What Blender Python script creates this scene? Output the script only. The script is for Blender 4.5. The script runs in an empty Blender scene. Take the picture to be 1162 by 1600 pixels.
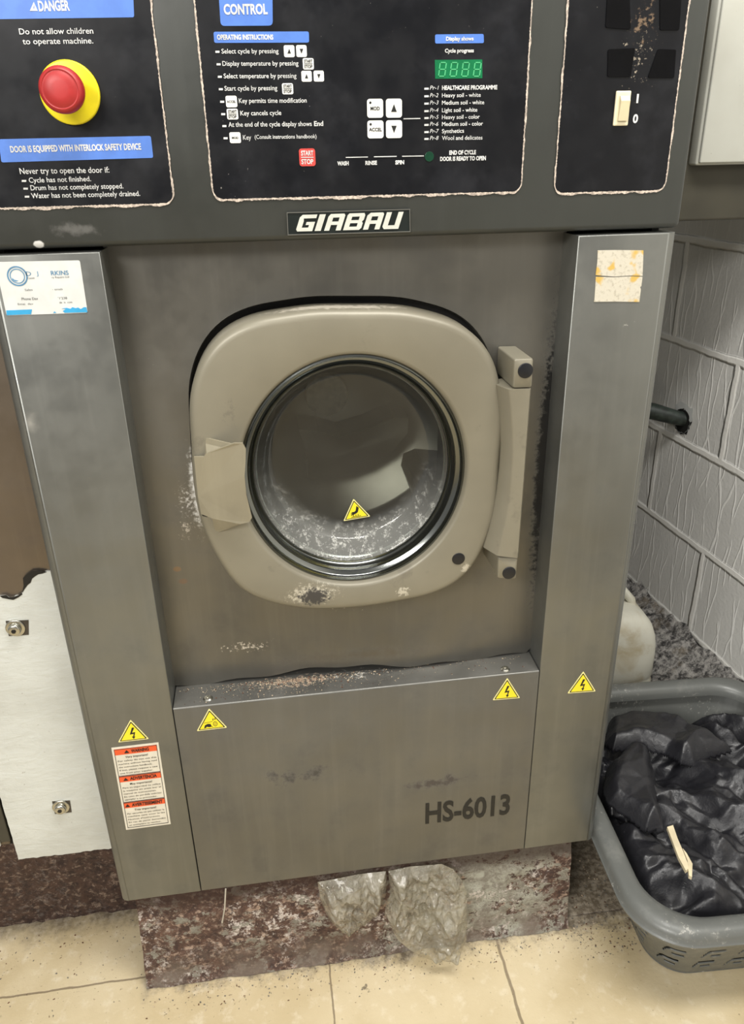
import bpy, bmesh, math, random
from mathutils import Vector, Matrix, noise
random.seed(7)
S = bpy.context.scene
COL = S.collection
PI = math.pi

# ------------------------------------------------------------------ camera
CAM = Vector((-0.08156523, -0.77691746, 0.94117867))
YAW, PIT, ROL = 0.12919949, 0.42306463, -0.02020628
FPX, CX, CY = 1185.0, 581.0, 778.5
fw = Vector((math.sin(YAW)*math.cos(PIT), math.cos(YAW)*math.cos(PIT), -math.sin(PIT)))
r0 = Vector((math.cos(YAW), -math.sin(YAW), 0)); u0 = r0.cross(fw)
rt = r0*math.cos(ROL) + u0*math.sin(ROL); up = -r0*math.sin(ROL) + u0*math.cos(ROL)
cd = bpy.data.cameras.new('camera'); cam = bpy.data.objects.new('camera', cd); COL.objects.link(cam)
m3 = Matrix((rt, up, -fw)).transposed()
cam.matrix_world = Matrix.Translation(CAM) @ m3.to_4x4()
cd.sensor_fit = 'HORIZONTAL'; cd.sensor_width = 36; cd.lens = 36*FPX/1162
cd.shift_y = -(800-CY)/1162; cd.clip_start = .02
S.camera = cam

# ------------------------------------------------------------------ world and lights
S.view_settings.view_transform = 'Standard'; S.view_settings.look = 'None'
S.view_settings.gamma = 1; S.view_settings.exposure = 0.0
w = bpy.data.worlds.new('room_light'); S.world = w; w.use_nodes = True
bgn = w.node_tree.nodes['Background']; bgn.inputs[0].default_value = (1.0, .98, .94, 1); bgn.inputs[1].default_value = .34
def area(name, loc, tgt, sx, sy, power, col=(1, .975, .93)):
    l = bpy.data.lights.new(name, 'AREA'); l.shape = 'RECTANGLE'; l.size = sx; l.size_y = sy; l.energy = power; l.color = col
    o = bpy.data.objects.new(name, l); COL.objects.link(o); o.location = loc
    o.rotation_euler = (Vector(tgt)-Vector(loc)).to_track_quat('-Z', 'Y').to_euler(); return o
area('ceiling_lamp_light', (.30, -.55, 2.15), (.34, -.15, .2), 1.2, .35, 33)
area('far_ceiling_lamp_light', (-1.25, -2.1, 1.95), (.75, .5, .2), 1.2, .5, 56)  # added fill light to brighten the right wall, no known lamp there

# ------------------------------------------------------------------ helpers: points
def ray(px, py): return (fw*FPX + rt*(px-CX) - up*(py-CY)).normalized()
def P(px, py, Y=0.0):
    d = ray(px, py); k = (Y-CAM.y)/d.y; q = CAM+d*k; return (q.x, q.z)
def PZ(px, py, Z):
    d = ray(px, py); k = (Z-CAM.z)/d.z; q = CAM+d*k; return (q.x, q.y)

# ------------------------------------------------------------------ helpers: materials
class NT:
    def __init__(s, name):
        s.m = bpy.data.materials.new(name); s.m.use_nodes = True; s.t = s.m.node_tree
        s.b = s.t.nodes['Principled BSDF']; s.out = s.t.nodes['Material Output']
        s.tc = s.t.nodes.new('ShaderNodeTexCoord'); s.P = s.tc.outputs['Object']
    def n(s, typ, **kw):
        nd = s.t.nodes.new(typ)
        for k, v in kw.items(): setattr(nd, k, v)
        return nd
    def put(s, sock, v):
        if hasattr(v, 'is_output'): s.t.links.new(v, sock)
        elif v is not None: sock.default_value = v
    def math(s, op, a, b=None, c=None, clamp=False):
        nd = s.n('ShaderNodeMath', operation=op, use_clamp=clamp)
        for i, v in enumerate((a, b, c)):
            if v is not None: s.put(nd.inputs[i], v)
        return nd.outputs[0]
    def vec(s, op, a, b=None):
        nd = s.n('ShaderNodeVectorMath', operation=op); s.put(nd.inputs[0], a)
        if b is not None: s.put(nd.inputs[1], b)
        return nd
    def noise(s, sc, det=3, rough=.55, vs=(1, 1, 1), dist=0, off=(0, 0, 0)):
        v = s.vec('MULTIPLY', s.P, vs).outputs[0]
        v = s.vec('ADD', v, off).outputs[0]
        nd = s.n('ShaderNodeTexNoise'); s.put(nd.inputs['Vector'], v); nd.inputs['Scale'].default_value = sc
        nd.inputs['Detail'].default_value = det; nd.inputs['Roughness'].default_value = rough; nd.inputs['Distortion'].default_value = dist
        return nd.outputs[0]
    def ramp(s, v, a, b, lo=0., hi=1.):
        nd = s.n('ShaderNodeMapRange', interpolation_type='SMOOTHSTEP'); s.put(nd.inputs[0], v)
        for i, x in zip((1, 2, 3, 4), (a, b, lo, hi)): nd.inputs[i].default_value = x
        return nd.outputs[0]
    def mix(s, f, a, b):
        nd = s.n('ShaderNodeMix', data_type='RGBA'); s.put(nd.inputs[0], f)
        s.put(nd.inputs[6], (*a, 1) if isinstance(a, tuple) and len(a) == 3 else a)
        s.put(nd.inputs[7], (*b, 1) if isinstance(b, tuple) and len(b) == 3 else b)
        return nd.outputs[2]
    def sep(s):
        nd = s.n('ShaderNodeSeparateXYZ'); s.put(nd.inputs[0], s.P); return nd.outputs
    def blob(s, c, r, nsc=60, amp=1.2, a=.35, b=.6, det=5):
        d = s.vec('SUBTRACT', s.P, c).outputs[0]
        d = s.vec('DIVIDE', d, r).outputs[0]
        L = s.vec('LENGTH', d).outputs['Value']
        base = s.math('SUBTRACT', 1.0, L)
        n_ = s.math('MULTIPLY', s.math('SUBTRACT', s.noise(nsc, det, .7), .5), amp)
        v = s.math('ADD', base, n_)
        gate = s.ramp(L, .85, 1.15, 1, 0)
        return s.math('MULTIPLY', s.ramp(v, a, b), gate)
    def bump(s, h, strength=.2, dist=.002):
        nd = s.n('ShaderNodeBump'); nd.inputs['Strength'].default_value = strength; nd.inputs['Distance'].default_value = dist
        s.put(nd.inputs['Height'], h); s.put(s.b.inputs['Normal'], nd.outputs[0])
    def fin(s, col=None, rough=None, metal=None, **kw):
        s.put(s.b.inputs['Base Color'], (*col, 1) if isinstance(col, tuple) and len(col) == 3 else col)
        s.put(s.b.inputs['Roughness'], rough); s.put(s.b.inputs['Metallic'], metal)
        for k, v in kw.items(): s.put(s.b.inputs[k], v)
        return s.m
def L(r, g, b):
    f = lambda c: ((c/255+.055)/1.055)**2.4 if c > 10 else c/255/12.92
    return (f(r), f(g), f(b))
def plain(name, col, rough=.5, metal=0., nz=.12, sc=60):
    t = NT(name); n_ = t.noise(sc)
    c2 = tuple(min(1, x*(1-nz*2)) for x in col)
    return t.fin(t.mix(t.ramp(n_, .35, .65), col, c2), rough, metal)

def steel(name, base, metal=.75, rough=.38, stains=(), speck=.7, streak=(60, 60, 3)):
    t = NT(name)
    big = t.noise(3.2, 4, .6); mid = t.noise(18, 4, .6); st = t.noise(7, 3, .6, vs=tuple(x/6 for x in streak))
    c = t.mix(t.ramp(big, .3, .7), tuple(x*.86 for x in base), tuple(min(1, x*1.12) for x in base))
    c = t.mix(t.math('MULTIPLY', t.ramp(mid, .52, .75), .25), c, tuple(x*.6 for x in base))
    c = t.mix(t.math('MULTIPLY', t.ramp(st, .45, .75), .22), c, tuple(min(1, x*1.35) for x in base))
    rg = t.ramp(mid, .3, .7, rough-.06, rough+.12)
    metalv = metal
    # small white flecks
    fl = t.math('MULTIPLY', t.ramp(t.noise(420, 2, .5), .76, .79), t.ramp(t.noise(9, 2), .58, .7))
    m_all = t.math('MULTIPLY', fl, speck)
    c = t.mix(m_all, c, (.55, .53, .48))
    for (cc, rr, col, nsc, amp, a, b) in stains:
        mk = t.blob(cc, rr, nsc, amp, a, b); c = t.mix(mk, c, col); m_all = t.math('MAXIMUM', m_all, mk)
    mv = t.math('MULTIPLY', t.math('SUBTRACT', 1.0, m_all), metalv)
    t.bump(t.noise(300, 2, vs=(1, 1, .05)), .04, .0006)
    return t.fin(c, rg, mv)

ST = L(124, 125, 121)
WHT = (.62, .60, .54)
M = {}
M['pillar'] = steel('brushed_steel', ST, stains=[
    ((-.29, 0, .30), (.05, .05, .02), WHT, 260, 2.6, 1.05, 1.2),
    ((-.33, 0, .70), (.03, .1, .05), (.30, .29, .26), 12, 1.2, .8, 1.3),
    ((.30, 0, .77), (.04, .05, .02), WHT, 200, 2.6, 1.1, 1.2)])
M['front'] = steel('worn_steel_panel', L(118, 117, 112), rough=.42, stains=[
    ((-.08, 0, .19), (.16, .1, .05), (.05, .045, .04), 30, 1.6, .72, .95),
    ((.10, 0, .15), (.14, .1, .04), (.06, .05, .045), 35, 1.6, .75, .98),
    ((.0, .03, .3235), (.24, .05, .004), (.50, .48, .43), 150, 2.2, 1.0, 1.25),
    ((-.08, .03, .3235), (.14, .03, .006), (.34, .25, .18), 180, 2.2, .7, .95)])
M['recess'] = steel('stained_recess_steel', L(116, 114, 108), rough=.36, stains=[
    ((-.1795, .04, .595), (.010, .1, .085), (.66, .66, .64), 220, 1.8, .35, .95),
    ((-.19, .04, .585), (.034, .1, .060), (.50, .48, .45), 260, 2.6, .80, 1.2),
    ((-.196, .04, .55), (.032, .1, .045), (.40, .36, .30), 300, 2.8, .9, 1.2),
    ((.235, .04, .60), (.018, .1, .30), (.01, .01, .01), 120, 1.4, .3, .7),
    ((-.14, .04, .375), (.08, .1, .02), (.55, .5, .42), 300, 2.8, .85, 1.1),
    ((-.212, .04, .495), (.008, .1, .006), (.20, .13, .07), 60, .5, .3, .6),
    ((-.207, .04, .478), (.010, .1, .007), (.16, .11, .07), 60, .5, .3, .6),
    ((0, .04, .42), (.20, .1, .05), (.6, .56, .48), 260, 3.0, 1.25, 1.4),
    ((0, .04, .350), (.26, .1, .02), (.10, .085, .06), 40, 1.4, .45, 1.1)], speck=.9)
M['header'] = steel('charcoal_painted_steel', L(57, 59, 56), metal=.15, rough=.38, speck=.5, stains=[
    ((-.29, 0, .872), (.008, .1, .006), (.7, .7, .68), 60, .6, .3, .5),
    ((-.25, 0, .885), (.07, .1, .02), (.12, .12, .115), 22, 1.6, .7, 1.0)])
M['overlay'] = None
def overlay_mat():
    t = NT('glossy_black_overlay')
    sm = t.ramp(t.noise(14, 5, .65), .45, .75); fl = t.math('MULTIPLY', t.ramp(t.noise(380, 2), .74, .77), t.ramp(t.noise(8, 2), .52, .66))
    c = t.mix(sm, L(15, 16, 20), L(32, 33, 37)); c = t.mix(t.math('MULTIPLY', fl, .8), c, (.3, .28, .26))
    gum = t.math('MULTIPLY', t.blob((.283, 0, 1.05), (.032, .05, .05), 200, 2.8, .85, 1.15), .75)
    c = t.mix(gum, c, L(126, 106, 86))
    gum2 = t.blob((.283, 0, 1.02), (.060, .05, .09), 260, 2.8, 1.05, 1.25)
    c = t.mix(gum2, c, L(150, 140, 125))
    return t.fin(c, t.ramp(t.noise(30), .3, .7, .28, .45), 0., **{'Specular IOR Level': .28})
M['overlay'] = overlay_mat()
M['white_ink'] = plain('white_ink', L(215, 216, 214), .5)
M['blue_ink'] = plain('blue_ink', L(82, 124, 205), .4, 0, .06)
M['key_white'] = plain('white_key', L(232, 232, 226), .4, 0, .03)
M['black_ink'] = plain('black_ink', L(24, 24, 24), .5)
M['red_key'] = plain('red_key', L(205, 72, 66), .4, 0, .06)
M['green_disp'] = plain('green_display_glass', L(12, 110, 66), .25, 0, .08)
M['green_seg'] = plain('green_segment', L(78, 176, 120), .4, 0, .05)
M['green_led'] = plain('dark_green_lamp', L(16, 62, 42), .2)
M['red'] = plain('red_plastic', L(172, 42, 42), .45, 0, .08)
M['yellow'] = plain('yellow_plastic', L(240, 222, 30), .4, 0, .05)
M['cream'] = plain('cream_plastic', L(232, 222, 190), .4, 0, .05)
M['cream2'] = plain('cream_plastic_shade', L(212, 200, 165), .4, 0, .05)
M['sticker'] = plain('white_sticker', L(212, 214, 211), .4, 0, .04)
M['sky_ink'] = plain('sky_blue_ink', L(60, 160, 210), .35, 0, .05)
M['teal_ink'] = plain('dull_blue_ink', L(92, 140, 175), .4)
M['grey_ink'] = plain('grey_ink', L(105, 105, 103), .5)
M['tri'] = plain('yellow_sticker', L(244, 226, 48), .35, 0, .03)
M['pale_edge'] = plain('pale_sticker_edge', L(238, 230, 160), .4, 0, .03)
M['orange'] = plain('orange_ink', L(236, 92, 44), .4, 0, .04)
M['paper'] = plain('off_white_paper', L(222, 216, 200), .5, 0, .04)
M['badge'] = plain('dark_badge', L(26, 32, 30), .3)
M['silver'] = plain('pale_silver_ink', L(205, 206, 196), .35, .0, .06)
M['chip'] = plain('worn_cream_edge', L(205, 190, 176), .7, 0, .25, 300)
M['black'] = plain('black_rubber', L(16, 16, 17), .45)
M['patch'] = plain('matt_black_patch', L(9, 9, 11), .8); M['patch'].node_tree.nodes['Principled BSDF'].inputs['Specular IOR Level'].default_value = .1
M['void'] = plain('dark_interior_steel', L(24, 24, 22), .8)
M['cap'] = plain('black_plastic_cap', L(24, 25, 30), .3)
M['chrome'] = NT('polished_steel').fin(L(190, 190, 182), .14, 1.)
M['hub'] = plain('pale_hub_plate', L(238, 232, 216), .5, 0)  # pale tone of a reflection in the door glass, put into the colour
M['ring'] = NT('satin_steel_ring').fin(L(128, 131, 128), .20, 1.)
M['screw'] = NT('bolt_steel').fin(L(190, 188, 178), .25, 1.)
def ripped_mat():
    t = NT('torn_sticker_paper'); n_ = t.noise(55, 2, .5, off=(3, 0, 5)); n2 = t.noise(260, 3)
    c = t.mix(t.ramp(n2, .5, .7), L(198, 192, 176), L(176, 169, 152)); c = t.mix(t.ramp(n_, .57, .66), c, L(200, 166, 84))
    t.bump(n2, .3, .001); return t.fin(c, .7)
M['ripped'] = ripped_mat()
def door_mat():
    t = NT('taupe_painted_door')
    c = t.mix(t.ramp(t.noise(6, 4), .3, .7), L(124, 119, 104), L(136, 131, 115))
    c = t.mix(t.math('MULTIPLY', t.ramp(t.noise(26, 5, .65), .60, .72), .35), c, L(96, 90, 80))
    for cc, rr, col, nsc, amp, a, b in [
        ((-.055, 0, .470), (.046, .05, .021), L(190, 184, 168), 240, 2.2, .35, .8),
        ((-.052, 0, .466), (.030, .05, .018), L(66, 64, 62), 200, 1.8, .3, .6),
        ((.055, 0, .462), (.018, .05, .012), L(190, 184, 168), 200, 2.2, .55, .8),
        ((.132, 0, .487), (.014, .05, .012), L(190, 184, 168), 200, 2.2, .5, .8),
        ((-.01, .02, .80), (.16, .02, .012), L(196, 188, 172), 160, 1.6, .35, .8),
        ((-.13, 0, .70), (.03, .05, .06), L(118, 113, 100), 90, 1.8, .8, 1.1)]:
        c = t.mix(t.blob(cc, rr, nsc, amp, a, b), c, col)
    t.bump(t.noise(500, 3), .08, .0006)
    return t.fin(c, .42, .15)
M['door'] = door_mat()
M['handle'] = steel('painted_handle', L(142, 135, 115), metal=.15, rough=.45, speck=1)
def glass_mat(crust=True, name='door_glass'):
    t = NT(name); tr = t.n('ShaderNodeBsdfTransparent'); tr.inputs[0].default_value = (.80, .83, .80, 1)
    gl = t.n('ShaderNodeBsdfGlossy'); gl.inputs['Roughness'].default_value = .06
    fr = t.n('ShaderNodeFresnel'); fr.inputs[0].default_value = 1.5
    mx = t.n('ShaderNodeMixShader'); t.put(mx.inputs[0], t.math('MULTIPLY', fr.outputs[0], 1.2, clamp=True)); t.put(mx.inputs[1], tr.outputs[0]); t.put(mx.inputs[2], gl.outputs[0])
    last = mx.outputs[0]
    if crust:
        x, y, z = t.sep()
        r2 = t.math('SQRT', t.math('ADD', t.math('POWER', t.math('ADD', x, -.004), 2.), t.math('POWER', t.math('ADD', z, -.6155), 2.)))
        side = t.ramp(r2, .078, .098)
        low = t.ramp(z, .64, .50)
        nn = t.noise(95, 6, .8, vs=(1, .5, 1), dist=.3); n2 = t.noise(330, 4, .7)
        k = t.math('ADD', t.math('MULTIPLY', nn, .7), t.math('MULTIPLY', n2, .3))
        mk = t.math('MULTIPLY', t.math('MULTIPLY', t.ramp(k, .50, .64), side), low)
        haze = t.math('MULTIPLY', t.math('MULTIPLY', side, low), .22)
        mk = t.math('ADD', t.math('MULTIPLY', mk, .62), haze, clamp=True)
        mk = t.math('ADD', mk, .045, clamp=True)
        df = t.n('ShaderNodeBsdfDiffuse'); df.inputs[0].default_value = (.55, .55, .51, 1)
        m2 = t.n('ShaderNodeMixShader'); t.put(m2.inputs[0], mk); t.put(m2.inputs[1], last); t.put(m2.inputs[2], df.outputs[0]); last = m2.outputs[0]
    t.t.links.new(last, t.out.inputs[0]); return t.m
M['glass'] = glass_mat()
def film_mat():
    t = NT('dusty_clear_film'); tr = t.n('ShaderNodeBsdfTransparent'); tr.inputs[0].default_value = (.92, .9, .84, 1)
    pb = t.b; n_ = t.noise(26, 5, .65)
    t.put(pb.inputs['Base Color'], t.mix(t.ramp(n_, .3, .7), L(142, 136, 118), L(186, 180, 162))); pb.inputs['Roughness'].default_value = .16; pb.inputs['Specular IOR Level'].default_value = 1.; pb.inputs['Coat Weight'].default_value = .6
    t.bump(t.math('ADD', t.noise(110, 4, .6, dist=.8), t.noise(34, 3, .6, dist=.5)), .9, .006)
    mx = t.n('ShaderNodeMixShader'); t.put(mx.inputs[0], t.ramp(t.noise(30, 3), .3, .7, .46, .70)); t.put(mx.inputs[1], tr.outputs[0]); t.put(mx.inputs[2], pb.outputs[0])
    t.t.links.new(mx.outputs[0], t.out.inputs[0]); return t.m
M['film'] = film_mat()
def bag_mat():
    t = NT('black_bin_liner'); n_ = t.noise(35, 5, .7); dust = t.math('MULTIPLY', t.ramp(n_, .58, .78), .30)
    fl = t.math('MULTIPLY', t.ramp(t.noise(380, 3), .70, .74), t.ramp(t.noise(14, 2), .5, .62))
    c = t.mix(dust, L(34, 34, 38), L(104, 104, 106)); c = t.mix(t.math('MULTIPLY', fl, .7), c, L(170, 170, 168))
    t.bump(t.math('ADD', t.noise(90, 4, .6, dist=1.2), t.noise(240, 3, .6, dist=.4)), .22, .002)
    return t.fin(c, t.ramp(n_, .35, .65, .34, .50), 0., **{'Specular IOR Level': .6})
M['bag'] = bag_mat()
def basket_mat():
    t = NT('grey_basket_plastic'); n_ = t.noise(24, 5, .7); dust = t.math('MULTIPLY', t.ramp(n_, .54, .72), .35)
    fl = t.math('MULTIPLY', t.ramp(t.noise(130, 6, .75), .56, .66), t.ramp(t.noise(13, 3), .46, .58))
    c = t.mix(dust, L(104, 106, 103), L(140, 140, 134)); c = t.mix(t.math('MULTIPLY', fl, .7), c, L(190, 188, 180))
    return t.fin(c, t.ramp(n_, .3, .7, .3, .5), .1)
M['basket'] = basket_mat()
def tape_mat():
    t = NT('white_wrapping_film')
    c = t.mix(t.ramp(t.noise(9, 4), .35, .7), L(208, 211, 206), L(194, 196, 190))
    c = t.mix(t.math('MULTIPLY', t.ramp(t.noise(240, 3), .70, .76), .5), c, L(130, 120, 105))
    t.bump(t.math('ADD', t.noise(22, 4, .6, vs=(1, 1, 2.4), dist=.6), t.math('MULTIPLY', t.noise(90, 4), .5)), .5, .003)
    return t.fin(c, .38)
M['tape'] = tape_mat()
def rust_mat(name, dark=False):
    t = NT(name)
    a = t.noise(20, 7, .72, vs=(1, 1, 1.5)); b = t.noise(75, 6, .75); c3 = t.noise(7, 4, .6, off=(4, 2, 1))
    x, y, z = t.sep()
    rust = t.mix(t.ramp(b, .35, .65), L(62, 46, 42), L(104, 78, 66))
    rust = t.mix(t.ramp(t.noise(110, 5, .7), .52, .66), rust, L(168, 146, 130))
    paint = t.mix(t.ramp(b, .4, .66), L(168, 168, 156), L(122, 116, 106))
    right = t.math('ADD', t.ramp(x, -.02, .14, -.025, .055), t.ramp(x, .24, .30, 0., -.05)) if not dark else -.3
    k = t.math('ADD', t.math('ADD', t.math('MULTIPLY', a, .5), t.math('MULTIPLY', b, .5)), right)
    c = t.mix(t.ramp(k, .50, .545), rust, paint)
    white = t.math('MULTIPLY', t.ramp(t.noise(80, 6, .8, off=(1, 5, 2)), .53, .60), t.ramp(c3, .42, .55))
    c = t.mix(white if not dark else t.math('MULTIPLY', white, .25), c, L(205, 196, 190))
    if not dark:
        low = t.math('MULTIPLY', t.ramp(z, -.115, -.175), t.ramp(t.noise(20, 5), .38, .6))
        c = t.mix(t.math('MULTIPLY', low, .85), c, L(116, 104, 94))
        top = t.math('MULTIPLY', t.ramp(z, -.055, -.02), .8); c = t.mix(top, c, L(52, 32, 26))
    else:
        c = t.mix(.45, c, L(40, 30, 26))
    t.bump(k, .8, .006)
    return t.fin(c, .85, 0.)
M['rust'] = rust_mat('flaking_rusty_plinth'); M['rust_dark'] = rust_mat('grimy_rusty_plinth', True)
def floor_mat():
    t = NT('beige_floor_tiles')
    x, y, z = t.sep()
    c = t.mix(t.ramp(t.noise(6, 4), .35, .65), L(200, 182, 144), L(215, 199, 164))
    c = t.mix(t.math('MULTIPLY', t.ramp(t.noise(45, 5, .65), .52, .72), .4), c, L(236, 226, 204))
    c = t.mix(t.math('MULTIPLY', t.ramp(t.noise(130, 4, .6), .66, .73), .75), c, L(92, 74, 56))
    c = t.mix(t.math('MULTIPLY', t.ramp(t.noise(34, 5, .6, off=(2, 7, 0)), .68, .74), .7), c, L(60, 50, 44))
    # grout lines
    n_ = t.math('MULTIPLY', t.math('SUBTRACT', t.noise(30, 3), .5), .006)
    def line(v, period, phase, wd):
        a = t.math('ADD', t.math('ADD', v, n_), -phase + period*50)
        f = t.math('ABSOLUTE', t.math('SUBTRACT', t.math('MODULO', a, period), period/2))
        return t.ramp(f, period/2-wd, period/2-wd*.4)
    def one(v, at, wd): return t.ramp(t.math('ABSOLUTE', t.math('SUBTRACT', t.math('ADD', v, n_), at)), wd, wd*.4)
    g = one(y, .019, .0022)
    for at, wd in ((.203, .003), (-.062, .0018), (-.62, .003), (.62, .003), (1.03, .003), (-1.03, .003)): g = t.math('MAXIMUM', g, one(x, at, wd))
    for at in (-.40, -.82, -1.24, .44): g = t.math('MAXIMUM', g, one(y, at, .003))
    c = t.mix(t.math('MULTIPLY', g, .75), c, L(112, 96, 76))
    # grime creeping out from the plinths and the corner by the wall
    nz = t.math('MULTIPLY', t.math('SUBTRACT', t.noise(26, 6, .72), .5), .11)
    e1 = t.math('ADD', y, nz)
    k = t.math('MULTIPLY', t.ramp(e1, -.022, .012), 1.0)
    lef = t.ramp(x, -.35, -.33)
    k1 = t.math('MULTIPLY', k, lef)
    k2 = t.ramp(t.math('ADD', y, nz), .09, .16)
    c = t.mix(t.math('MULTIPLY', t.math('MAXIMUM', k1, k2), .85), c, t.mix(t.ramp(t.noise(90, 5, .7), .4, .62), L(78, 68, 60), L(150, 140, 126)))
    gb = t.blob((.38, .02, -.19), (.15, .16, .1), 70, 1.8, .25, .6); c = t.mix(t.math('MULTIPLY', gb, .85), c, t.mix(t.ramp(t.noise(120, 5, .7), .42, .6), L(78, 73, 68), L(172, 166, 154)))
    t.bump(t.math('SUBTRACT', t.math('MULTIPLY', t.noise(160, 5), .5), g), .35, .002)
    return t.fin(c, t.ramp(t.noise(20), .3, .7, .45, .7))
M['floor'] = floor_mat()
def wall_mat():
    t = NT('painted_block_wall')
    x, y, z = t.sep()
    cb = t.n('ShaderNodeCombineXYZ')
    w1 = t.math('MULTIPLY', t.math('SUBTRACT', t.noise(14, 4), .5), .012)
    t.put(cb.inputs[0], t.math('ADD', t.math('ADD', x, -.565+.215+.43*20), w1)); t.put(cb.inputs[1], t.math('ADD', t.math('ADD', z, -.962+.208*20), w1))
    br = t.n('ShaderNodeTexBrick', offset=.5, offset_frequency=2, squash=1.0); t.put(br.inputs['Vector'], cb.outputs[0])
    br.inputs['Scale'].default_value = 1; br.inputs['Mortar Size'].default_value = .011; br.inputs['Mortar Smooth'].default_value = .6
    br.inputs['Brick Width'].default_value = .43; br.inputs['Row Height'].default_value = .208
    mort = br.outputs['Fac']
    c = t.mix(t.ramp(t.noise(5, 3), .3, .7), L(218, 217, 212), L(228, 227, 222))
    c = t.mix(t.math('MULTIPLY', mort, .8), c, L(250, 248, 241))
    crack = t.math('MULTIPLY', t.ramp(t.math('ABSOLUTE', t.math('SUBTRACT', mort, .35)), .3, .02), t.ramp(t.noise(11, 3), .42, .6))
    c = t.mix(t.math('MULTIPLY', crack, .6), c, L(96, 92, 84))
    # scratchy upright comb lines in the paint
    def comb(fr, off, slant):
        q = t.math('ADD', x, t.math('MULTIPLY', z, slant))
        q = t.math('ADD', q, t.math('MULTIPLY', t.noise(5, 3, .6, vs=(1, 1, .6), off=(off, 0, 0)), .10))
        f = t.math('ABSOLUTE', t.math('SUBTRACT', t.math('FRACT', t.math('MULTIPLY', q, fr)), .5))
        return t.ramp(f, .075, .02)
    ln = t.math('MAXIMUM', comb(28, 1.3, .10), comb(23, 5.1, -.12))
    gate = t.math('MULTIPLY', t.ramp(t.noise(8, 3, .6, vs=(2, 1, 1), off=(0, 0, 9)), .40, .52), t.math('SUBTRACT', 1.0, mort, clamp=True))
    gz = t.ramp(t.math('ADD', z, 0.), .95, .80)
    ln = t.math('MULTIPLY', t.math('MULTIPLY', ln, gate), t.math('ADD', t.math('MULTIPLY', gz, .75), .25))
    c = t.mix(t.math('MULTIPLY', ln, .9), c, L(252, 251, 246))
    dirt = t.ramp(t.math('ADD', z, t.math('MULTIPLY', t.noise(22, 6, .75), .06)), .165, .148)
    c = t.mix(t.math('MULTIPLY', dirt, .9), c, L(84, 82, 80))
    t.bump(t.math('ADD', t.math('ADD', mort, t.math('MULTIPLY', ln, .2)), t.math('MULTIPLY', t.noise(120, 4), .2)), .7, .006)
    return t.fin(c, .5)
M['wall'] = wall_mat()
M['backwall'] = plain('dark_grey_wall', L(120, 118, 108), .8, 0, .12, 8)
M['board'] = plain('olive_grey_board', L(66, 63, 52), .6, .1, .10, 12)
def cab_mat():
    t = NT('off_white_cabinet_paint'); c = t.mix(t.ramp(t.noise(8, 4), .35, .7), L(192, 193, 184), L(182, 182, 172))
    c = t.mix(t.math('MULTIPLY', t.ramp(t.noise(300, 2), .74, .77), .7), c, L(70, 66, 60)); return t.fin(c, .42)
M['cabinet'] = cab_mat()
def mound_mat():
    t = NT('crumbling_dirty_render'); a = t.noise(60, 7, .78); b = t.noise(13, 5, .65)
    c = t.mix(t.ramp(a, .38, .64), L(62, 60, 60), L(206, 202, 196)); c = t.mix(t.ramp(b, .52, .7), c, L(140, 126, 104))
    c = t.mix(t.math('MULTIPLY', t.ramp(t.noise(150, 5, .7), .60, .68), .7), c, L(196, 192, 184))
    t.bump(t.math('ADD', a, b), 1., .012); return t.fin(c, .9)
M['mound'] = mound_mat()
def jug_mat():
    t = NT('grimy_white_plastic'); c = t.mix(t.ramp(t.noise(16, 5, .6, dist=.5), .42, .7), L(206, 204, 190), L(178, 166, 138))
    return t.fin(c, .4)
M['jug'] = jug_mat()
def lid_mat():
    t = NT('drum_steel'); c = t.mix(t.ramp(t.noise(5, 4), .3, .7), L(98, 95, 88), L(120, 117, 108))
    t.b.inputs['Anisotropic'].default_value = .85; tg = t.n('ShaderNodeTangent', direction_type='RADIAL', axis='Y'); t.put(t.b.inputs['Tangent'], tg.outputs[0])
    return t.fin(c, .32, 1.)
M['drum'] = lid_mat()
M['pipe'] = plain('dark_green_pipe', L(52, 62, 56), .5, 0, .3, 60)
M['stick'] = plain('cream_wood', L(226, 212, 178), .6, 0, .08, 40)
M['grit1'] = plain('cream_grit', L(205, 186, 158), .8); M['grit2'] = plain('brown_grit', L(104, 66, 44), .8); M['grit3'] = plain('grey_grit', L(120, 116, 108), .8)
M['neigh'] = M.__setitem__('bare', plain('dull_bare_steel', L(78, 72, 64), .4, .3)) or steel('brown_tinged_steel', L(118, 108, 97), rough=.34, speck=.3)
M['thread'] = plain('pale_thread', L(190, 184, 170), .5)

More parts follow.
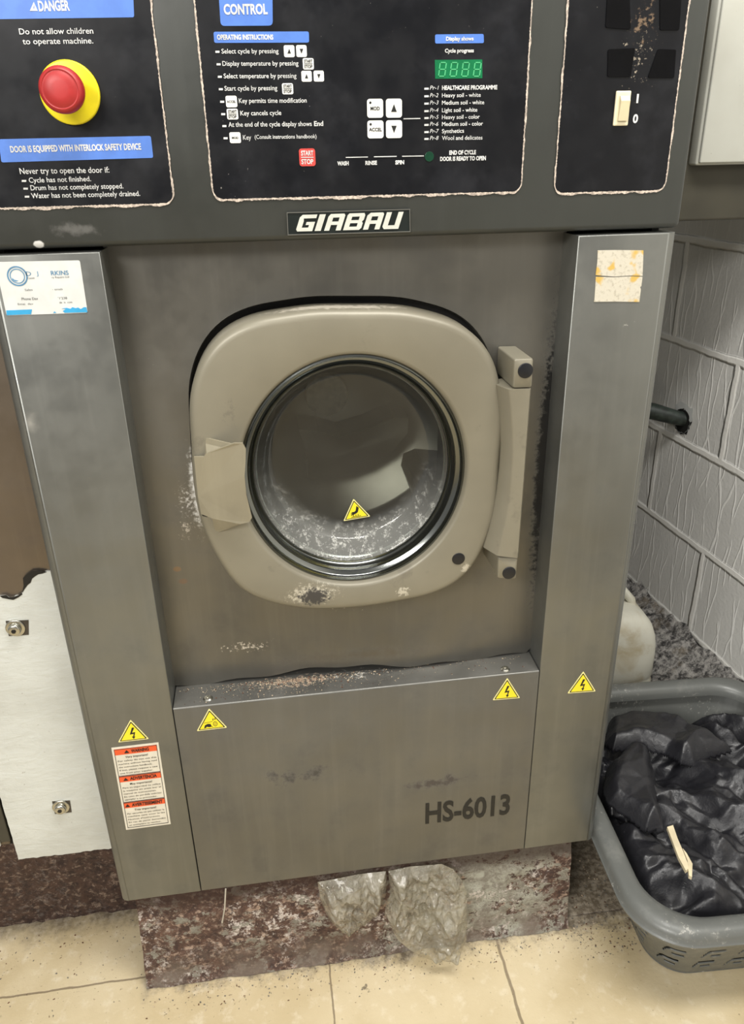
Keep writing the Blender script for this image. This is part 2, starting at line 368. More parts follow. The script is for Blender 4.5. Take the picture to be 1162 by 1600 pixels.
# ------------------------------------------------------------------ helpers: geometry
class MB:
    def __init__(s): s.v = []; s.f = []; s.mi = []
    def add(s, vs, fs, mi=0):
        o = len(s.v); s.v += [tuple(v) for v in vs]; s.f += [tuple(i+o for i in f) for f in fs]; s.mi += [mi]*len(fs); return s
    def box(s, x0, x1, y0, y1, z0, z1, bev=0, seg=2, mi=0):
        bm = bmesh.new(); bmesh.ops.create_cube(bm, size=1)
        for v in bm.verts: v.co = Vector((x0+(v.co.x+.5)*(x1-x0), y0+(v.co.y+.5)*(y1-y0), z0+(v.co.z+.5)*(z1-z0)))
        if bev: bmesh.ops.bevel(bm, geom=bm.edges[:], offset=bev, segments=seg, profile=.5, affect='EDGES')
        return s.bm(bm, mi)
    def bm(s, bm, mi=0):
        bm.verts.index_update(); s.add([v.co[:] for v in bm.verts], [[v.index for v in f.verts] for f in bm.faces], mi); bm.free(); return s
    def plate(s, pts, Y, th=.0004, mi=0, cap_back=False):
        """pts: (x, z) outline on the plane y=Y (front face towards -Y), th: thickness going back"""
        a = sum(pts[i][0]*pts[(i+1) % len(pts)][1]-pts[(i+1) % len(pts)][0]*pts[i][1] for i in range(len(pts)))
        if a < 0: pts = pts[::-1]
        n = len(pts); vs = [(x, Y, z) for x, z in pts] + [(x, Y+th, z) for x, z in pts]
        fs = [list(range(n))] + [[i, i+n, (i+1) % n+n, (i+1) % n] for i in range(n)]
        return s.add(vs, fs, mi)
    def loops(s, rings, closed=True, cap0=False, cap1=False, mi=0):
        n = len(rings[0]); vs = [p for r in rings for p in r]; fs = []
        for i in range(len(rings)-1):
            for j in range(n if closed else n-1):
                a = i*n+j; b = i*n+(j+1) % n; fs.append([a, b, b+n, a+n])
        if cap0: fs.append(list(range(n))[::-1])
        if cap1: fs.append([(len(rings)-1)*n+j for j in range(n)])
        return s.add(vs, fs, mi)
    def tube(s, pts, r, n=12, mi=0, cap=True):
        pts = [Vector(p) for p in pts]; rings = []
        rs = r if isinstance(r, (list, tuple)) else [r]*len(pts)
        for i, p in enumerate(pts):
            d = (pts[min(i+1, len(pts)-1)]-pts[max(i-1, 0)]).normalized()
            a = d.cross(Vector((0, 0, 1)) if abs(d.z) < .9 else Vector((1, 0, 0))).normalized(); b = d.cross(a)
            rings.append([p+(a*math.cos(2*PI*k/n)+b*math.sin(2*PI*k/n))*rs[i] for k in range(n)])
        return s.loops(rings, True, cap, cap, mi)
    def cyl(s, c, r, y0, y1, n=40, bev=0, mi=0, rx=None):
        """cylinder with its axis along y; y0 is the front"""
        rx = rx or r; R_ = lambda k, y: [(c[0]+rx*k*math.cos(2*PI*i/n), y, c[1]+r*k*math.sin(2*PI*i/n)) for i in range(n)]
        rings = [R_(1, y1)]
        if bev:
            for q in (0, .3, .6, 1): rings.append(R_(1-bev/r*(1-math.cos(q*PI/2)), y0+bev*(1-math.sin(q*PI/2))))
        else: rings.append(R_(1, y0))
        return s.loops(rings, True, True, True, mi)
    def obj(s, name, mats, parent=None, loc=None, smooth=False, angle=35):
        me = bpy.data.meshes.new(name); me.from_pydata(s.v, [], s.f)
        mats = mats if isinstance(mats, (list, tuple)) else [mats]
        for m in mats: me.materials.append(m)
        for p, k in zip(me.polygons, s.mi): p.material_index = k
        bm = bmesh.new(); bm.from_mesh(me); bmesh.ops.recalc_face_normals(bm, faces=bm.faces[:]) if not getattr(s, 'norec', False) else None
        bm.to_mesh(me); bm.free()
        if smooth:
            for p in me.polygons: p.use_smooth = True
            me.set_sharp_from_angle(angle=math.radians(angle))
        o = bpy.data.objects.new(name, me); COL.objects.link(o)
        if parent is not None: o.parent = parent
        if loc is not None: o.location = loc
        return o
def empty(name, label, cat, loc=(0, 0, 0), group=None):
    o = bpy.data.objects.new(name, None); COL.objects.link(o); o.location = loc; o.empty_display_size = .05
    o['label'] = label; o['category'] = cat
    if group: o['group'] = group
    return o
def tag(o, label, cat, group=None, kind=None):
    o['label'] = label; o['category'] = cat
    if group: o['group'] = group
    if kind: o['kind'] = kind
    return o
def struct(o, label=None):
    o['kind'] = 'structure'
    if label: o['label'] = label; o['category'] = o.name.split('_')[0]
    return o
def lab(o, l): o['label'] = l; return o
def rrect(x0, x1, z0, z1, r, n=5):
    out = []
    for cx, cz, a0 in ((x1-r, z1-r, 0), (x0+r, z1-r, 90), (x0+r, z0+r, 180), (x1-r, z0+r, 270)):
        for k in range(n+1):
            a = math.radians(a0+90*k/n); out.append((cx+r*math.cos(a), cz+r*math.sin(a)))
    return out
def rquad(c, r=.15, n=4):
    """quad given by four points TL TR BR BL with rounded corners; r = share of the side"""
    out = []; c = [Vector(p) for p in c]
    for i in range(4):
        p = c[i]; a = c[i-1]; b = c[(i+1) % 4]; k = min((a-p).length, (b-p).length)*r
        A = p+(a-p).normalized()*k; B = p+(b-p).normalized()*k
        for j in range(n+1):
            t = j/n; out.append(tuple(A*(1-t)**2+p*2*t*(1-t)+B*t*t))
    return out
def pr(x0, y0, x1, y1, Y, r=.15):
    """rounded rectangle whose corners are seen at these pixels, squared up on plane Y"""
    a = P(x0, y0, Y); b = P(x1, y1, Y); cx_ = (P(x0, (y0+y1)/2, Y)[0], P(x1, (y0+y1)/2, Y)[0]); cz_ = (P((x0+x1)/2, y1, Y)[1], P((x0+x1)/2, y0, Y)[1])
    s_ = min(cx_[1]-cx_[0], cz_[1]-cz_[0]); return rrect(cx_[0], cx_[1], cz_[0], cz_[1], s_*r)

_tcache = {}
def glyphs(body, bold):
    if (body, bold) in _tcache: return _tcache[(body, bold)]
    c = bpy.data.curves.new('t', 'FONT'); c.body = body; c.size = 1; c.offset = bold; c.resolution_u = 3; c.fill_mode = 'FRONT'
    o = bpy.data.objects.new('t', c); COL.objects.link(o); dg = bpy.context.evaluated_depsgraph_get(); me = bpy.data.meshes.new_from_object(o.evaluated_get(dg))
    v = [(q.co.x, q.co.y) for q in me.vertices]; f = [tuple(p.vertices) for p in me.polygons]
    bpy.data.objects.remove(o); bpy.data.curves.remove(c); bpy.data.meshes.remove(me)
    x0 = min(p[0] for p in v); x1 = max(p[0] for p in v); _tcache[(body, bold)] = (v, f, x0, x1); return _tcache[(body, bold)]
def text(mb, body, a, b, cap, Y, bold=0., mi=0, th=0., slant=0.):
    """lettering whose baseline runs between the points a and b (pixels) of plane Y, capitals `cap` pixels tall"""
    v, f, x0, x1 = glyphs(body, bold); A = Vector(P(*a, Y)); B = Vector(P(*b, Y)); Cc = Vector(P((a[0]+b[0])/2, (a[1]+b[1])/2-cap, Y))
    h = (Cc.y-(A.y+B.y)/2)/.70; dx = (B-A)/(x1-x0)
    mb.add([(A.x+dx.x*(x-x0)+slant*h*y, Y, A.y+dx.y*(x-x0)+h*y) for x, y in v], f, mi)
def quadpx(mb, pts, Y, th=.0003, mi=0, r=0):
    q = [P(x, y, Y) for x, y in pts]; mb.plate(rquad(q, r) if r else q, Y, th, mi)
def hline(mb, x0, y0, x1, y1, h, Y, mi=0):
    quadpx(mb, [(x0, y0-h/2), (x1, y1-h/2), (x1, y1+h/2), (x0, y0+h/2)], Y, .0002, mi)
def arrow(mb, x, y, r, up_, Y, mi=0):
    s_ = -1 if up_ else 1; quadpx_tri(mb, [(x-r*.62, y-s_*r*.8), (x+r*.62, y-s_*r*.8), (x, y+s_*r*.9)], Y, mi)
def quadpx_tri(mb, pts, Y, mi=0): mb.plate([P(x, y, Y) for x, y in pts], Y, .0002, mi)

# ------------------------------------------------------------------ setting
FZ = -.19
mb = MB(); mb.add([(-3, -3.2, 0), (1.6, -3.2, 0), (1.6, 1.4, 0), (-3, 1.4, 0)], [(0, 1, 2, 3)])
fl = mb.obj('floor', M['floor']); fl.location = (0, 0, FZ)
# keep material coordinates in metres from the washer's front edge
for v in fl.data.vertices: v.co.z = 0
struct(fl)
# block wall on the right, running away from the camera, slightly out of square
XW, KW = .868, -.0967
ang = math.atan2(1, KW)
mb = MB(); mb.add([(-3.2, 0, 0), (1.45, 0, 0), (1.45, 0, 2.5), (-3.2, 0, 2.5)], [(0, 1, 2, 3)])
mb.add([(-3.2, -.1, 0), (1.45, -.1, 0), (1.45, -.1, 2.5), (-3.2, -.1, 2.5)], [(0, 1, 2, 3)])
wl = mb.obj('wall_right', M['wall']); wl.location = (XW, 0, FZ); wl.rotation_euler = (0, 0, ang); struct(wl)
mb = MB(); mb.box(-3, .735, 1.30, 1.38, FZ, 2.3)
struct(mb.obj('wall_back', M['backwall']))

# ------------------------------------------------------------------ the washing machine
W = empty('washing_machine', 'large steel front-loading washing machine with dark control header and round glass door', 'washing machine', (0, 0, 0))
XO, XI, ZH, ZL, RD = .345, .2352, .8638, .3229, .042
# chassis: thin side, back and top sheets
mb = MB()
mb.box(-.338, -.330, .03, .80, .0, 1.2); mb.box(.330, .338, .03, .80, .0, 1.2); mb.box(-.33, .33, .79, .80, 0, 1.2); mb.box(-.338, .338, .03, .80, 1.2, 1.21); mb.box(-.33, .33, .02, .79, .001, .008)
mb.obj('chassis', M['void'], W)
# side pillars
def pillar(x0, x1):
    m_ = MB(); bm = bmesh.new(); bmesh.ops.create_cube(bm, size=1)
    for v in bm.verts: v.co = Vector((x0+(v.co.x+.5)*(x1-x0), .0+(v.co.y+.5)*.06, 0+(v.co.z+.5)*ZH))
    outer = x0 if x0 < 0 else x1
    e = [q for q in bm.edges if abs(q.verts[0].co.x-outer) < 1e-5 and abs(q.verts[1].co.x-outer) < 1e-5 and q.verts[0].co.y < .01 and q.verts[1].co.y < .01]
    bmesh.ops.bevel(bm, geom=e, offset=.011, segments=6, profile=.5, affect='EDGES')
    e = [q for q in bm.edges if q.verts[0].co.y < .03 and q.verts[1].co.y < .03 and q.calc_length() > .01]
    bmesh.ops.bevel(bm, geom=e, offset=.0014, segments=2, profile=.5, affect='EDGES')
    return m_.bm(bm)
pl = pillar(-XO, -XI).obj('side_pillar', M['pillar'], W, smooth=True, angle=50)
prr = pillar(XI+.0015, XO).obj('side_pillar', M['pillar'], W, smooth=True, angle=50)
# recess panel with a soft-square opening for the door
DC = (-.004, .620)
door_px = [(-.173, .67), (-.164, .732), (-.141, .77), (-.111, .789), (-.062, .798), (.009, .799), (.083, .790), (.124, .774), (.149, .749), (.163, .713), (.168, .62), (.160, .53), (.138, .482), (.111, .460), (.047, .446), (-.015, .443), (-.084, .453), (-.134, .479), (-.158, .521), (-.171, .563), (-.176, .62)]
pol = sorted((math.atan2(z-DC[1], x-DC[0]), math.hypot(x-DC[0], z-DC[1])) for x, z in door_px)
def r_out(a):
    a = (a+PI) % (2*PI)-PI; ext = [(q[0]-2*PI, q[1]) for q in pol[-2:]]+pol+[(q[0]+2*PI, q[1]) for q in pol[:3]]
    for i in range(1, len(ext)-2):
        if ext[i][0] <= a < ext[i+1][0]:
            t = (a-ext[i][0])/(ext[i+1][0]-ext[i][0]); p0, p1, p2, p3 = (ext[i-1][1], ext[i][1], ext[i+1][1], ext[i+2][1])
            return .5*((2*p1)+(-p0+p2)*t+(2*p0-5*p1+4*p2-p3)*t*t+(-p0+3*p1-3*p2+p3)*t**3)
    return ext[-2][1]
NA = 160
ANG = [2*PI*i/NA for i in range(NA)]
RO = [r_out(a) for a in ANG]
RO = [(RO[i-2]+RO[i-1]*2+RO[i]*3+RO[(i+1) % NA]*2+RO[(i+2) % NA])/9 for i in range(NA)]
def hole(i, g=0.):
    a = ANG[i]; return (DC[0]+(RO[i]+.002+g)*math.cos(a), DC[1]+.000+(RO[i]+.002+g)*math.sin(a)+.004)
def recs(i):   # matching point on the rectangle
    a = ANG[i]; x0, x1, z0, z1 = -XI-.004, XI+.005, .3225, ZH+.02
    dx, dz = math.cos(a), math.sin(a); t = 1e9
    if dx > 1e-9: t = min(t, (x1-DC[0])/dx)
    if dx < -1e-9: t = min(t, (x0-DC[0])/dx)
    if dz > 1e-9: t = min(t, (z1-DC[1])/dz)
    if dz < -1e-9: t = min(t, (z0-DC[1])/dz)
    return (DC[0]+dx*t, DC[1]+dz*t)
def warp(x, z):  # the sheet bellies forward along its bottom edge
    k = max(0, min(1, (.40-z)/.07)); return RD-.010*k*math.exp(-((x-.06)/.13)**2)
rings = []
rings.append([(hole(i)[0], RD+.022, hole(i)[1]) for i in range(NA)])
rings.append([(hole(i)[0], RD+.003, hole(i)[1]) for i in range(NA)])
rings.append([(hole(i, .0015)[0], RD, hole(i, .0015)[1]) for i in range(NA)])
for k in (.1, .3, .5, .7, .85, 1):
    r_ = []
    for i in range(NA):
        h = hole(i, .0015); q = recs(i); x = h[0]+(q[0]-h[0])*k; z = h[1]+(q[1]-h[1])*k
        # bottom edge lifts unevenly off the ledge
        if k == 1 and z < .33: z = .3245+.011*math.exp(-((x+.03)/.09)**2)+.002*math.sin(x*70)
        r_.append((x, warp(x, z), z))
    rings.append(r_)
mb = MB(); mb.loops(rings); rp = mb.obj('recess_panel', M['recess'], W, smooth=True)
# dark gasket / tub front seen in the crack round the door
mb = MB(); mb.loops([[(DC[0]+(RO[i]*k)*math.cos(ANG[i]), y, DC[1]+.004+(RO[i]*k)*math.sin(ANG[i])) for i in range(NA)] for k, y in ((1.07, .066), (.72, .066), (.70, .10))])
mb.obj('door_gasket', M['black'], W)
# drum
mb = MB(); n = 72; dc = (.0, .60)
def rg(r, y, c=dc): return [(c[0]+r*math.cos(2*PI*i/n), y, c[1]+r*math.sin(2*PI*i/n)) for i in range(n)]
mb.norec = True
mb.loops([rg(.128, .10), rg(.14, .094), rg(.225, .10), rg(.235, .12), rg(.235, .37), rg(.22, .392), rg(.07, .41), rg(.06, .416), rg(.0003, .416)])
drum = mb.obj('drum', M['drum'], W, smooth=True, angle=50)
for q in (80, 200, 320):   # three lifter ribs
    mb = MB(); a = math.radians(q); rad = Vector((math.cos(a), 0, math.sin(a))); tn = Vector((-math.sin(a), 0, math.cos(a))); base = Vector((dc[0], 0, dc[1]))
    sec = [(-.065, .233), (-.045, .21), (-.018, .165), (0, .155), (.018, .165), (.045, .21), (.065, .233)]
    mb.loops([[base+rad*(r_+dr)+tn*s_+Vector((0, y, 0)) for s_, r_ in sec] for y, dr in ((.115, .05), (.135, .0), (.36, .0), (.39, .04))], closed=False)
    mb.obj('drum_lifter', M['drum'], drum, smooth=True, angle=60)
mb = MB(); mb.cyl((.002, .592), .034, .402, .416, 40, .002); lab(mb.obj('drum_hub', M['hub'], drum, smooth=True), 'pale round disc at the back of the drum imitating a reflection in the door glass')  # added disc imitating a pale reflection in the door glass
mb = MB(); pdl = [(325, 400), (420, 410), (520, 440), (650, 400), (780, 345), (850, 345), (845, 420), (760, 520), (650, 590), (540, 630), (440, 640), (370, 640), (372, 560), (350, 470)]
mb.plate([P(x/3.058+360, y/3.058+540, .33) for x, y in pdl], .33, .075); mb.obj('drum_paddle', M['drum'], drum)
# lower front panel with its ledge
mb = MB(); x0, x1 = -XI+.0012, XI+.0004
mb.add([(x0, 0, .0015), (x1, 0, .0015), (x1, 0, ZL-.002), (x0, 0, ZL-.002), (x1, .0006, ZL-.0006), (x0, .0006, ZL-.0006), (x1, .002, ZL), (x0, .002, ZL), (x1, .06, ZL+.001), (x0, .06, ZL+.001), (x1, .012, .0015), (x0, .012, .0015)],
       [(0, 1, 2, 3), (3, 2, 4, 5), (5, 4, 6, 7), (7, 6, 8, 9), (1, 0, 11, 10)])
lp = mb.obj('lower_panel', M['front'], W, smooth=True, angle=60)
for px, py in ((325, 1092), (789, 1046)):
    x, y = PZ(px, py, ZL); mb = MB(); ring = lambda r, z: [(x+r*math.cos(2*PI*i/20), y+r*math.sin(2*PI*i/20), z) for i in range(20)]
    mb.loops([ring(.0062, ZL), ring(.0060, ZL+.001), ring(.0045, ZL+.0024), ring(.0025, ZL+.0026), ring(.0022, ZL+.001)], cap1=True); mb.obj('screw', M['screw'], lp, smooth=True)
mb = MB(); text(mb, 'HS-6013', (664.3, 1286.5), (795.5, 1271.2), 30, -.0006, .026)
mb.obj('lettering', M['black_ink'], lp)
# header box
HY = .004
mb = MB(); mb.box(-.352, .3475, HY, .06, ZH+.004, 1.21, .006, 3)
hd = mb.obj('header_panel', M['header'], W, smooth=True, angle=50)

# ---- the three black overlays on the header
OY = HY-.0008
def overlay(x0, x1, z0, z1, name, label, r=.009):
    m_ = MB(); m_.plate(rrect(x0, x1, z0, z1, r, 6), OY, .0008); o = lab(m_.obj(name, M['overlay'], W), label)
    pts = rrect(x0, x1, z0, z1, r, 6); dense = []
    for i in range(len(pts)):
        a = Vector(pts[i]); b = Vector(pts[(i+1) % len(pts)]); k = max(1, int((b-a).length/.0012))
        dense += [a.lerp(b, j/k) for j in range(k)]
    c = Vector(((x0+x1)/2, (z0+z1)/2)); inn, out = [], []
    for i, p in enumerate(dense):
        t = (dense[(i+1) % len(dense)]-dense[i-1]).normalized(); nrm = Vector((t.y, -t.x))
        low = 1.0 if p.y < z0+.004 else .55
        wv = .0004+low*.0022*max(0, noise.noise(Vector((p.x*90, p.y*90, x0*40)))+.25)+low*.0008*random.random(); iv = .0002+.0006*random.random()
        inn.append((p.x-nrm.x*iv, OY-.0002, p.y-nrm.y*iv)); out.append((p.x+nrm.x*wv, OY-.0002, p.y+nrm.y*wv))
    m_ = MB(); m_.loops([inn, out]); lab(m_.obj('worn_edge', M['chip'], o), 'flaking cream edge around the black overlay'); return o
o1 = overlay(-.343, -.1615, .9045, 1.18, 'warning_overlay', 'black overlay with danger text')
o2 = overlay(-.1247, .1743, .9068, 1.18, 'control_overlay', 'black overlay with instructions, keys and display')
o3 = overlay(.2085, .3248, .9045, 1.18, 'switch_overlay', 'black overlay with power switch')
TY = OY-.0006; BY = OY-.0003
# left overlay
mb = MB(); q = [P(-12, -30, BY), P(207, -33, BY), P(209.5, 27, BY), P(-5, 30, BY)]; q = [(max(-.342, a), b) for a, b in q]; mb.plate(rquad(q, .06), BY); lab(mb.obj('blue_band', M['blue_ink'], o1), 'blue band reading DANGER')
mb = MB(); q = [P(-2, 217.5, BY), P(235.5, 212.3, BY), P(239.4, 246.6, BY), P(2, 253.8, BY)]; mb.plate(rquad(q, .1), BY); lab(mb.obj('blue_band', M['blue_ink'], o1), 'blue band about the interlock safety device')
mb = MB()
text(mb, 'DANGER', (61, 17), (109.5, 16), 15.5, TY, .035)
quadpx_tri(mb, [(46.5, 17), (59, 17), (52.7, 3)], TY)
text(mb, 'Do not allow children', (30.5, 53.7), (146, 52.4), 9.3, TY, .008); text(mb, 'to operate machine.', (36, 69.2), (146, 67.8), 9.3, TY, .008)
text(mb, 'DOOR IS EQUIPPED WITH INTERLOCK SAFETY DEVICE', (16.8, 238), (220.8, 233.5), 9.6, TY, .035)
text(mb, 'Never try to open the door if:', (31.5, 271.9), (171, 269.6), 9.3, TY, .008)
for s_, a, b in (('Cycle has not finished.', (45.7, 285.5), (142.5, 283)), ('Drum has not completely stopped.', (48.3, 297.4), (193, 294.3)), ('Water has not been completely drained.', (49.6, 309.8), (219, 306))): text(mb, s_, a, b, 8, TY, .008)
for x, y in ((34, 282.7), (36.6, 294.8), (38.7, 307.3)): hline(mb, x, y, x+7, y, 3, TY)
mb.obj('lettering', M['white_ink'], o1)
mb = MB(); quadpx_tri(mb, [(52, 13), (53.6, 13), (53.2, 7)], TY-.0002); mb.obj('lettering', M['blue_ink'], o1)
# emergency stop
es = MB(); EC = (-.2392, .997); es.cyl(EC, .0253, OY-.004, OY, 48, .0015)
eb = lab(es.obj('emergency_stop', M['yellow'], W, smooth=True), 'yellow disc with red mushroom button')
mb = MB(); mb.cyl(EC, .0125, -.024, -.0008, 32); mb.obj('stem', M['black'], eb, smooth=True)
mb = MB(); nn_ = 48
def er(r, y): return [(EC[0]+r*math.cos(2*PI*i/nn_), y, EC[1]+r*math.sin(2*PI*i/nn_)) for i in range(nn_)]
mb.loops([er(.0135, -.018), er(.0165, -.020), er(.0180, -.024), er(.0182, -.029), er(.0176, -.0325), er(.0160, -.0350), er(.0148, -.0356), er(.0142, -.0350), er(.0136, -.0350), er(.0128, -.0358), er(.006, -.0366), er(.001, -.0367)], cap0=True, cap1=True)
lab(mb.obj('push_button', M['red'], eb, smooth=True, angle=60), 'red round push button')
# control overlay
def band(pts, r, l): m_ = MB(); quadpx(m_, pts, BY, .0003, 0, r); return lab(m_.obj('blue_band', M['blue_ink'], o2), l)
band([(340, -34), (425.2, -34), (426, 40), (344.6, 40.5)], .1, 'blue band reading CONTROL')
band([(333.4, 49.6), (482.3, 49.1), (482.8, 66.5), (334.6, 67)], .2, 'blue band reading OPERATING INSTRUCTIONS')
band([(679.5, 53.8), (755.4, 53.0), (755.8, 67.3), (679.7, 68)], .2, 'blue band reading Display shows')
mb = MB()
text(mb, 'CONTROL', (350, 22.3), (418.3, 21.6), 15.5, TY, .035)
text(mb, 'OPERATING INSTRUCTIONS', (339.3, 61.8), (427, 61.6), 7.6, TY, .04)
for s_, a, b in (('Select cycle by pressing', (346.2, 83.6), (435.2, 83.1)), ('Display temperature by pressing', (347.6, 102.8), (466.2, 102.2)), ('Select temperature by pressing', (349.7, 122.3), (463.1, 121.7)), ('Start cycle by pressing', (350.9, 141.7), (433.2, 140.8)),
                 ('Key permits time modification', (373.2, 161), (479, 160.2)), ('Key cancels cycle', (375.5, 180.4), (439.4, 179.6)), ('At the end of the cycle display shows', (357, 198.2), (487, 196.8)), ('Key', (379.7, 218.4), (392.5, 218)), ('(Consult instructions handbook)', (398, 217), (494.5, 215.9))):
    text(mb, s_, a, b, 7.4 if s_[0] != '(' else 6.2, TY, .008)
text(mb, 'End', (490.6, 196.8), (505, 196.4), 7.4, TY, .03)
for x, y in ((336.5, 80.9), (338.3, 100.5), (340.2, 120), (341.8, 139.4), (343.9, 159), (345.5, 178.4), (347.3, 197), (349.2, 216)): hline(mb, x, y, x+6.3, y, 3.2, TY)
for s_, x0, x1, y in (('WASH', 527, 544.7, 258.4), ('RINSE', 570.7, 588.8, 257.6), ('SPIN', 617.4, 631.2, 256.8)): text(mb, s_, (x0, y), (x1, y-.4), 6, TY, .045)
hline(mb, 540, 246, 574.7, 245.3, 1.3, TY); hline(mb, 584, 245, 619.5, 244.3, 1.3, TY); hline(mb, 628, 244.2, 662, 243.6, 1.3, TY); hline(mb, 630.2, 185.6, 656.6, 185.1, 1.4, TY)
text(mb, 'Display shows', (696.6, 63.5), (739.6, 63), 6, TY, .035); text(mb, 'Cycle progress', (694.8, 82.2), (740, 81.6), 6, TY, .035)
ys = [140.3, 152.1, 163.6, 175.3, 186.2, 196.9, 208.1, 218.8]
for i, (s_, xe) in enumerate((('HEALTHCARE PROGRAMME', 776.6), ('Heavy soil - white', 750.8), ('Medium soil - white', 756.1), ('Light soil - white', 745.4), ('Heavy soil - color', 749.2), ('Medium soil - color', 754.2), ('Synthetics', 724.6), ('Wool and delicates', 753.4))):
    y = ys[i]; text(mb, s_, (690.2, y), (xe, y-.9), 6.4, TY, .04 if i == 0 else .008); text(mb, 'Pr-%d' % (i+1), (671.3, y-.2), (684, y-.3), 6.3, TY, 0., slant=.25); hline(mb, 662.8, y-1.6, 669.5, y-1.8, 3, TY)
text(mb, 'END OF CYCLE', (701.7, 241.6), (743.3, 240.8), 6.2, TY, .045); text(mb, 'DOOR IS READY TO OPEN', (687.3, 251.4), (758.8, 250), 6.2, TY, .045)
mb.obj('lettering', M['white_ink'], o2)
def key(x0, y0, x1, y1, kind, mat='key_white', big=False, name='key_symbol'):
    m_ = MB(); th = .0008 if big else .0003; Yk = BY-(.0005 if big else 0); m_.plate(pr(x0, y0, x1, y1, Yk, .16), Yk, th)
    k = m_.obj(name, M[mat], o2); m_ = MB(); cxk, cyk = (x0+x1)/2, (y0+y1)/2; h = y1-y0; Yt = Yk-.0003; wd = x1-x0
    if kind in 'UD': arrow(m_, cxk, cyk, h*.24, kind == 'U', Yt); l = {'U': 'key marked with an up arrow', 'D': 'key marked with a down arrow'}[kind]
    elif kind == 'S':
        text(m_, 'START', (cxk-wd*.38, cyk-h*.10), (cxk+wd*.38, cyk-h*.11), h*.27, Yt, .03); hline(m_, cxk-wd*.38, cyk, cxk+wd*.38, cyk, h*.05, Yt); text(m_, 'STOP', (cxk-wd*.36, cyk+h*.38), (cxk+wd*.38, cyk+h*.37), h*.27, Yt, .03); l = 'key marked START STOP'
    else:
        bw = wd*(.40 if kind == 'ACCEL' else .29); text(m_, kind, (cxk-bw, cyk+h*.10), (cxk+bw, cyk+h*.10), h*.19, Yt, .03); l = 'key marked ' + kind
    lab(k, ('red ' if mat == 'red_key' else 'white ')+('large ' if big else 'small printed ')+l)
    # the print is merged into the key mesh as a second material
    me = k.data; me.materials.append(M['white_ink'] if mat == 'red_key' else M['black_ink'])
    if big and kind in ('MOD', 'ACCEL'): m_.cyl(P(x0+5, y0+6, Yt), .0011, Yt, Yt+.0002, 12)
    bm = bmesh.new(); bm.from_mesh(me); vs = [bm.verts.new(v) for v in m_.v]
    for f_ in m_.f:
        try: bm.faces.new([vs[j] for j in f_]).material_index = 1
        except ValueError: pass
    bm.to_mesh(me); bm.free(); return k
key(443.4, 70.6, 460, 89.3, 'U'); key(462.7, 70.4, 479, 89.1, 'D'); key(473, 90.8, 490, 108.6, 'S'); key(470.8, 110.6, 486.8, 127.6, 'U'); key(489.9, 110.4, 505.9, 127.4, 'D')
key(440.6, 130, 457.8, 147.3, 'S'); key(352.7, 149.6, 370.2, 167.6, 'ACCEL'); key(354.4, 169.8, 371.8, 186.6, 'S'); key(358.6, 206.6, 376, 223.6, 'MOD')
key(467.3, 232, 492.6, 259.6, 'S', 'red_key', True, 'start_key')
key(573.4, 154.4, 598.4, 184, 'MOD', big=True, name='button_key'); key(602.8, 154.2, 627.8, 183.8, 'U', big=True, name='button_key')
key(573.9, 188.2, 599, 216.1, 'ACCEL', big=True, name='button_key'); key(602.9, 187.8, 628, 215.7, 'D', big=True, name='button_key')
mb = MB(); quadpx(mb, [(679.1, 93.6), (753.2, 92.9), (753.4, 122.2), (679.7, 123)], BY, .0003); ds = lab(mb.obj('display', M['green_disp'], o2), 'green four-digit display')
for dx in (0, 17.8, 35.9, 54.3):
    mb = MB(); X0, X1, Y0, Y1 = 685+dx, 694.6+dx, 97.6, 119
    s_ = 2.6; Ym = (Y0+Y1)/2
    def sg(a, b, wv=1.7):
        (xa, ya), (xb, yb) = a, b
        if abs(xa-xb) > abs(ya-yb): hline(mb, xa+1, ya, xb-1, yb, wv, TY)
        else: quadpx(mb, [(xa-wv/2, ya+1), (xa+wv/2, ya+1), (xb+wv/2, yb-1), (xb-wv/2, yb-1)], TY, .0002)
    a, b, c, d, e, f = (X0+s_, Y0), (X1+s_, Y0), (X0+s_/2, Ym), (X1+s_/2, Ym), (X0, Y1), (X1, Y1)
    for p_, q_ in ((a, b), (c, d), (e, f), (a, c), (b, d), (c, e), (d, f)): sg(p_, q_)
    mb.obj('digit', M['green_seg'], ds)
mb = MB(); mb.cyl(P(670.5, 244.7, BY), .0045, BY-.0004, BY, 20, .0003); lab(mb.obj('indicator_lamp', M['green_led'], o2), 'unlit dark green round lamp')
# switch overlay
mb = MB(); text(mb, 'I', (993.6, 160.5), (996.6, 160.5), 13.5, TY, .03); text(mb, '0', (987.8, 191.8), (995.8, 191.6), 13, TY, .035); mb.obj('lettering', M['white_ink'], o3)
mb = MB(); c = P(970.4, 169.6, BY); mb.box(c[0]-.0074, c[0]+.0074, OY-.003, OY, c[1]-.0150, c[1]+.0150, .001); sw = lab(mb.obj('power_switch', M['cream'], o3), 'cream power rocker switch')
mb = MB(); x0, x1 = c[0]-.0042, c[0]+.0050
mb.add([(x0, -.0012, c[1]+.0108), (x1, -.0012, c[1]+.0108), (x1, -.0048, c[1]+.0062), (x0, -.0048, c[1]+.0062), (x1, -.0022, c[1]-.0108), (x0, -.0022, c[1]-.0108), (x0, .003, c[1]+.0108), (x1, .003, c[1]+.0108), (x1, .003, c[1]-.0108), (x0, .003, c[1]-.0108)],
       [(0, 1, 2, 3), (3, 2, 4, 5), (0, 3, 5, 9, 6), (1, 7, 8, 4, 2)]); mb.obj('rocker', M['cream2'], sw)
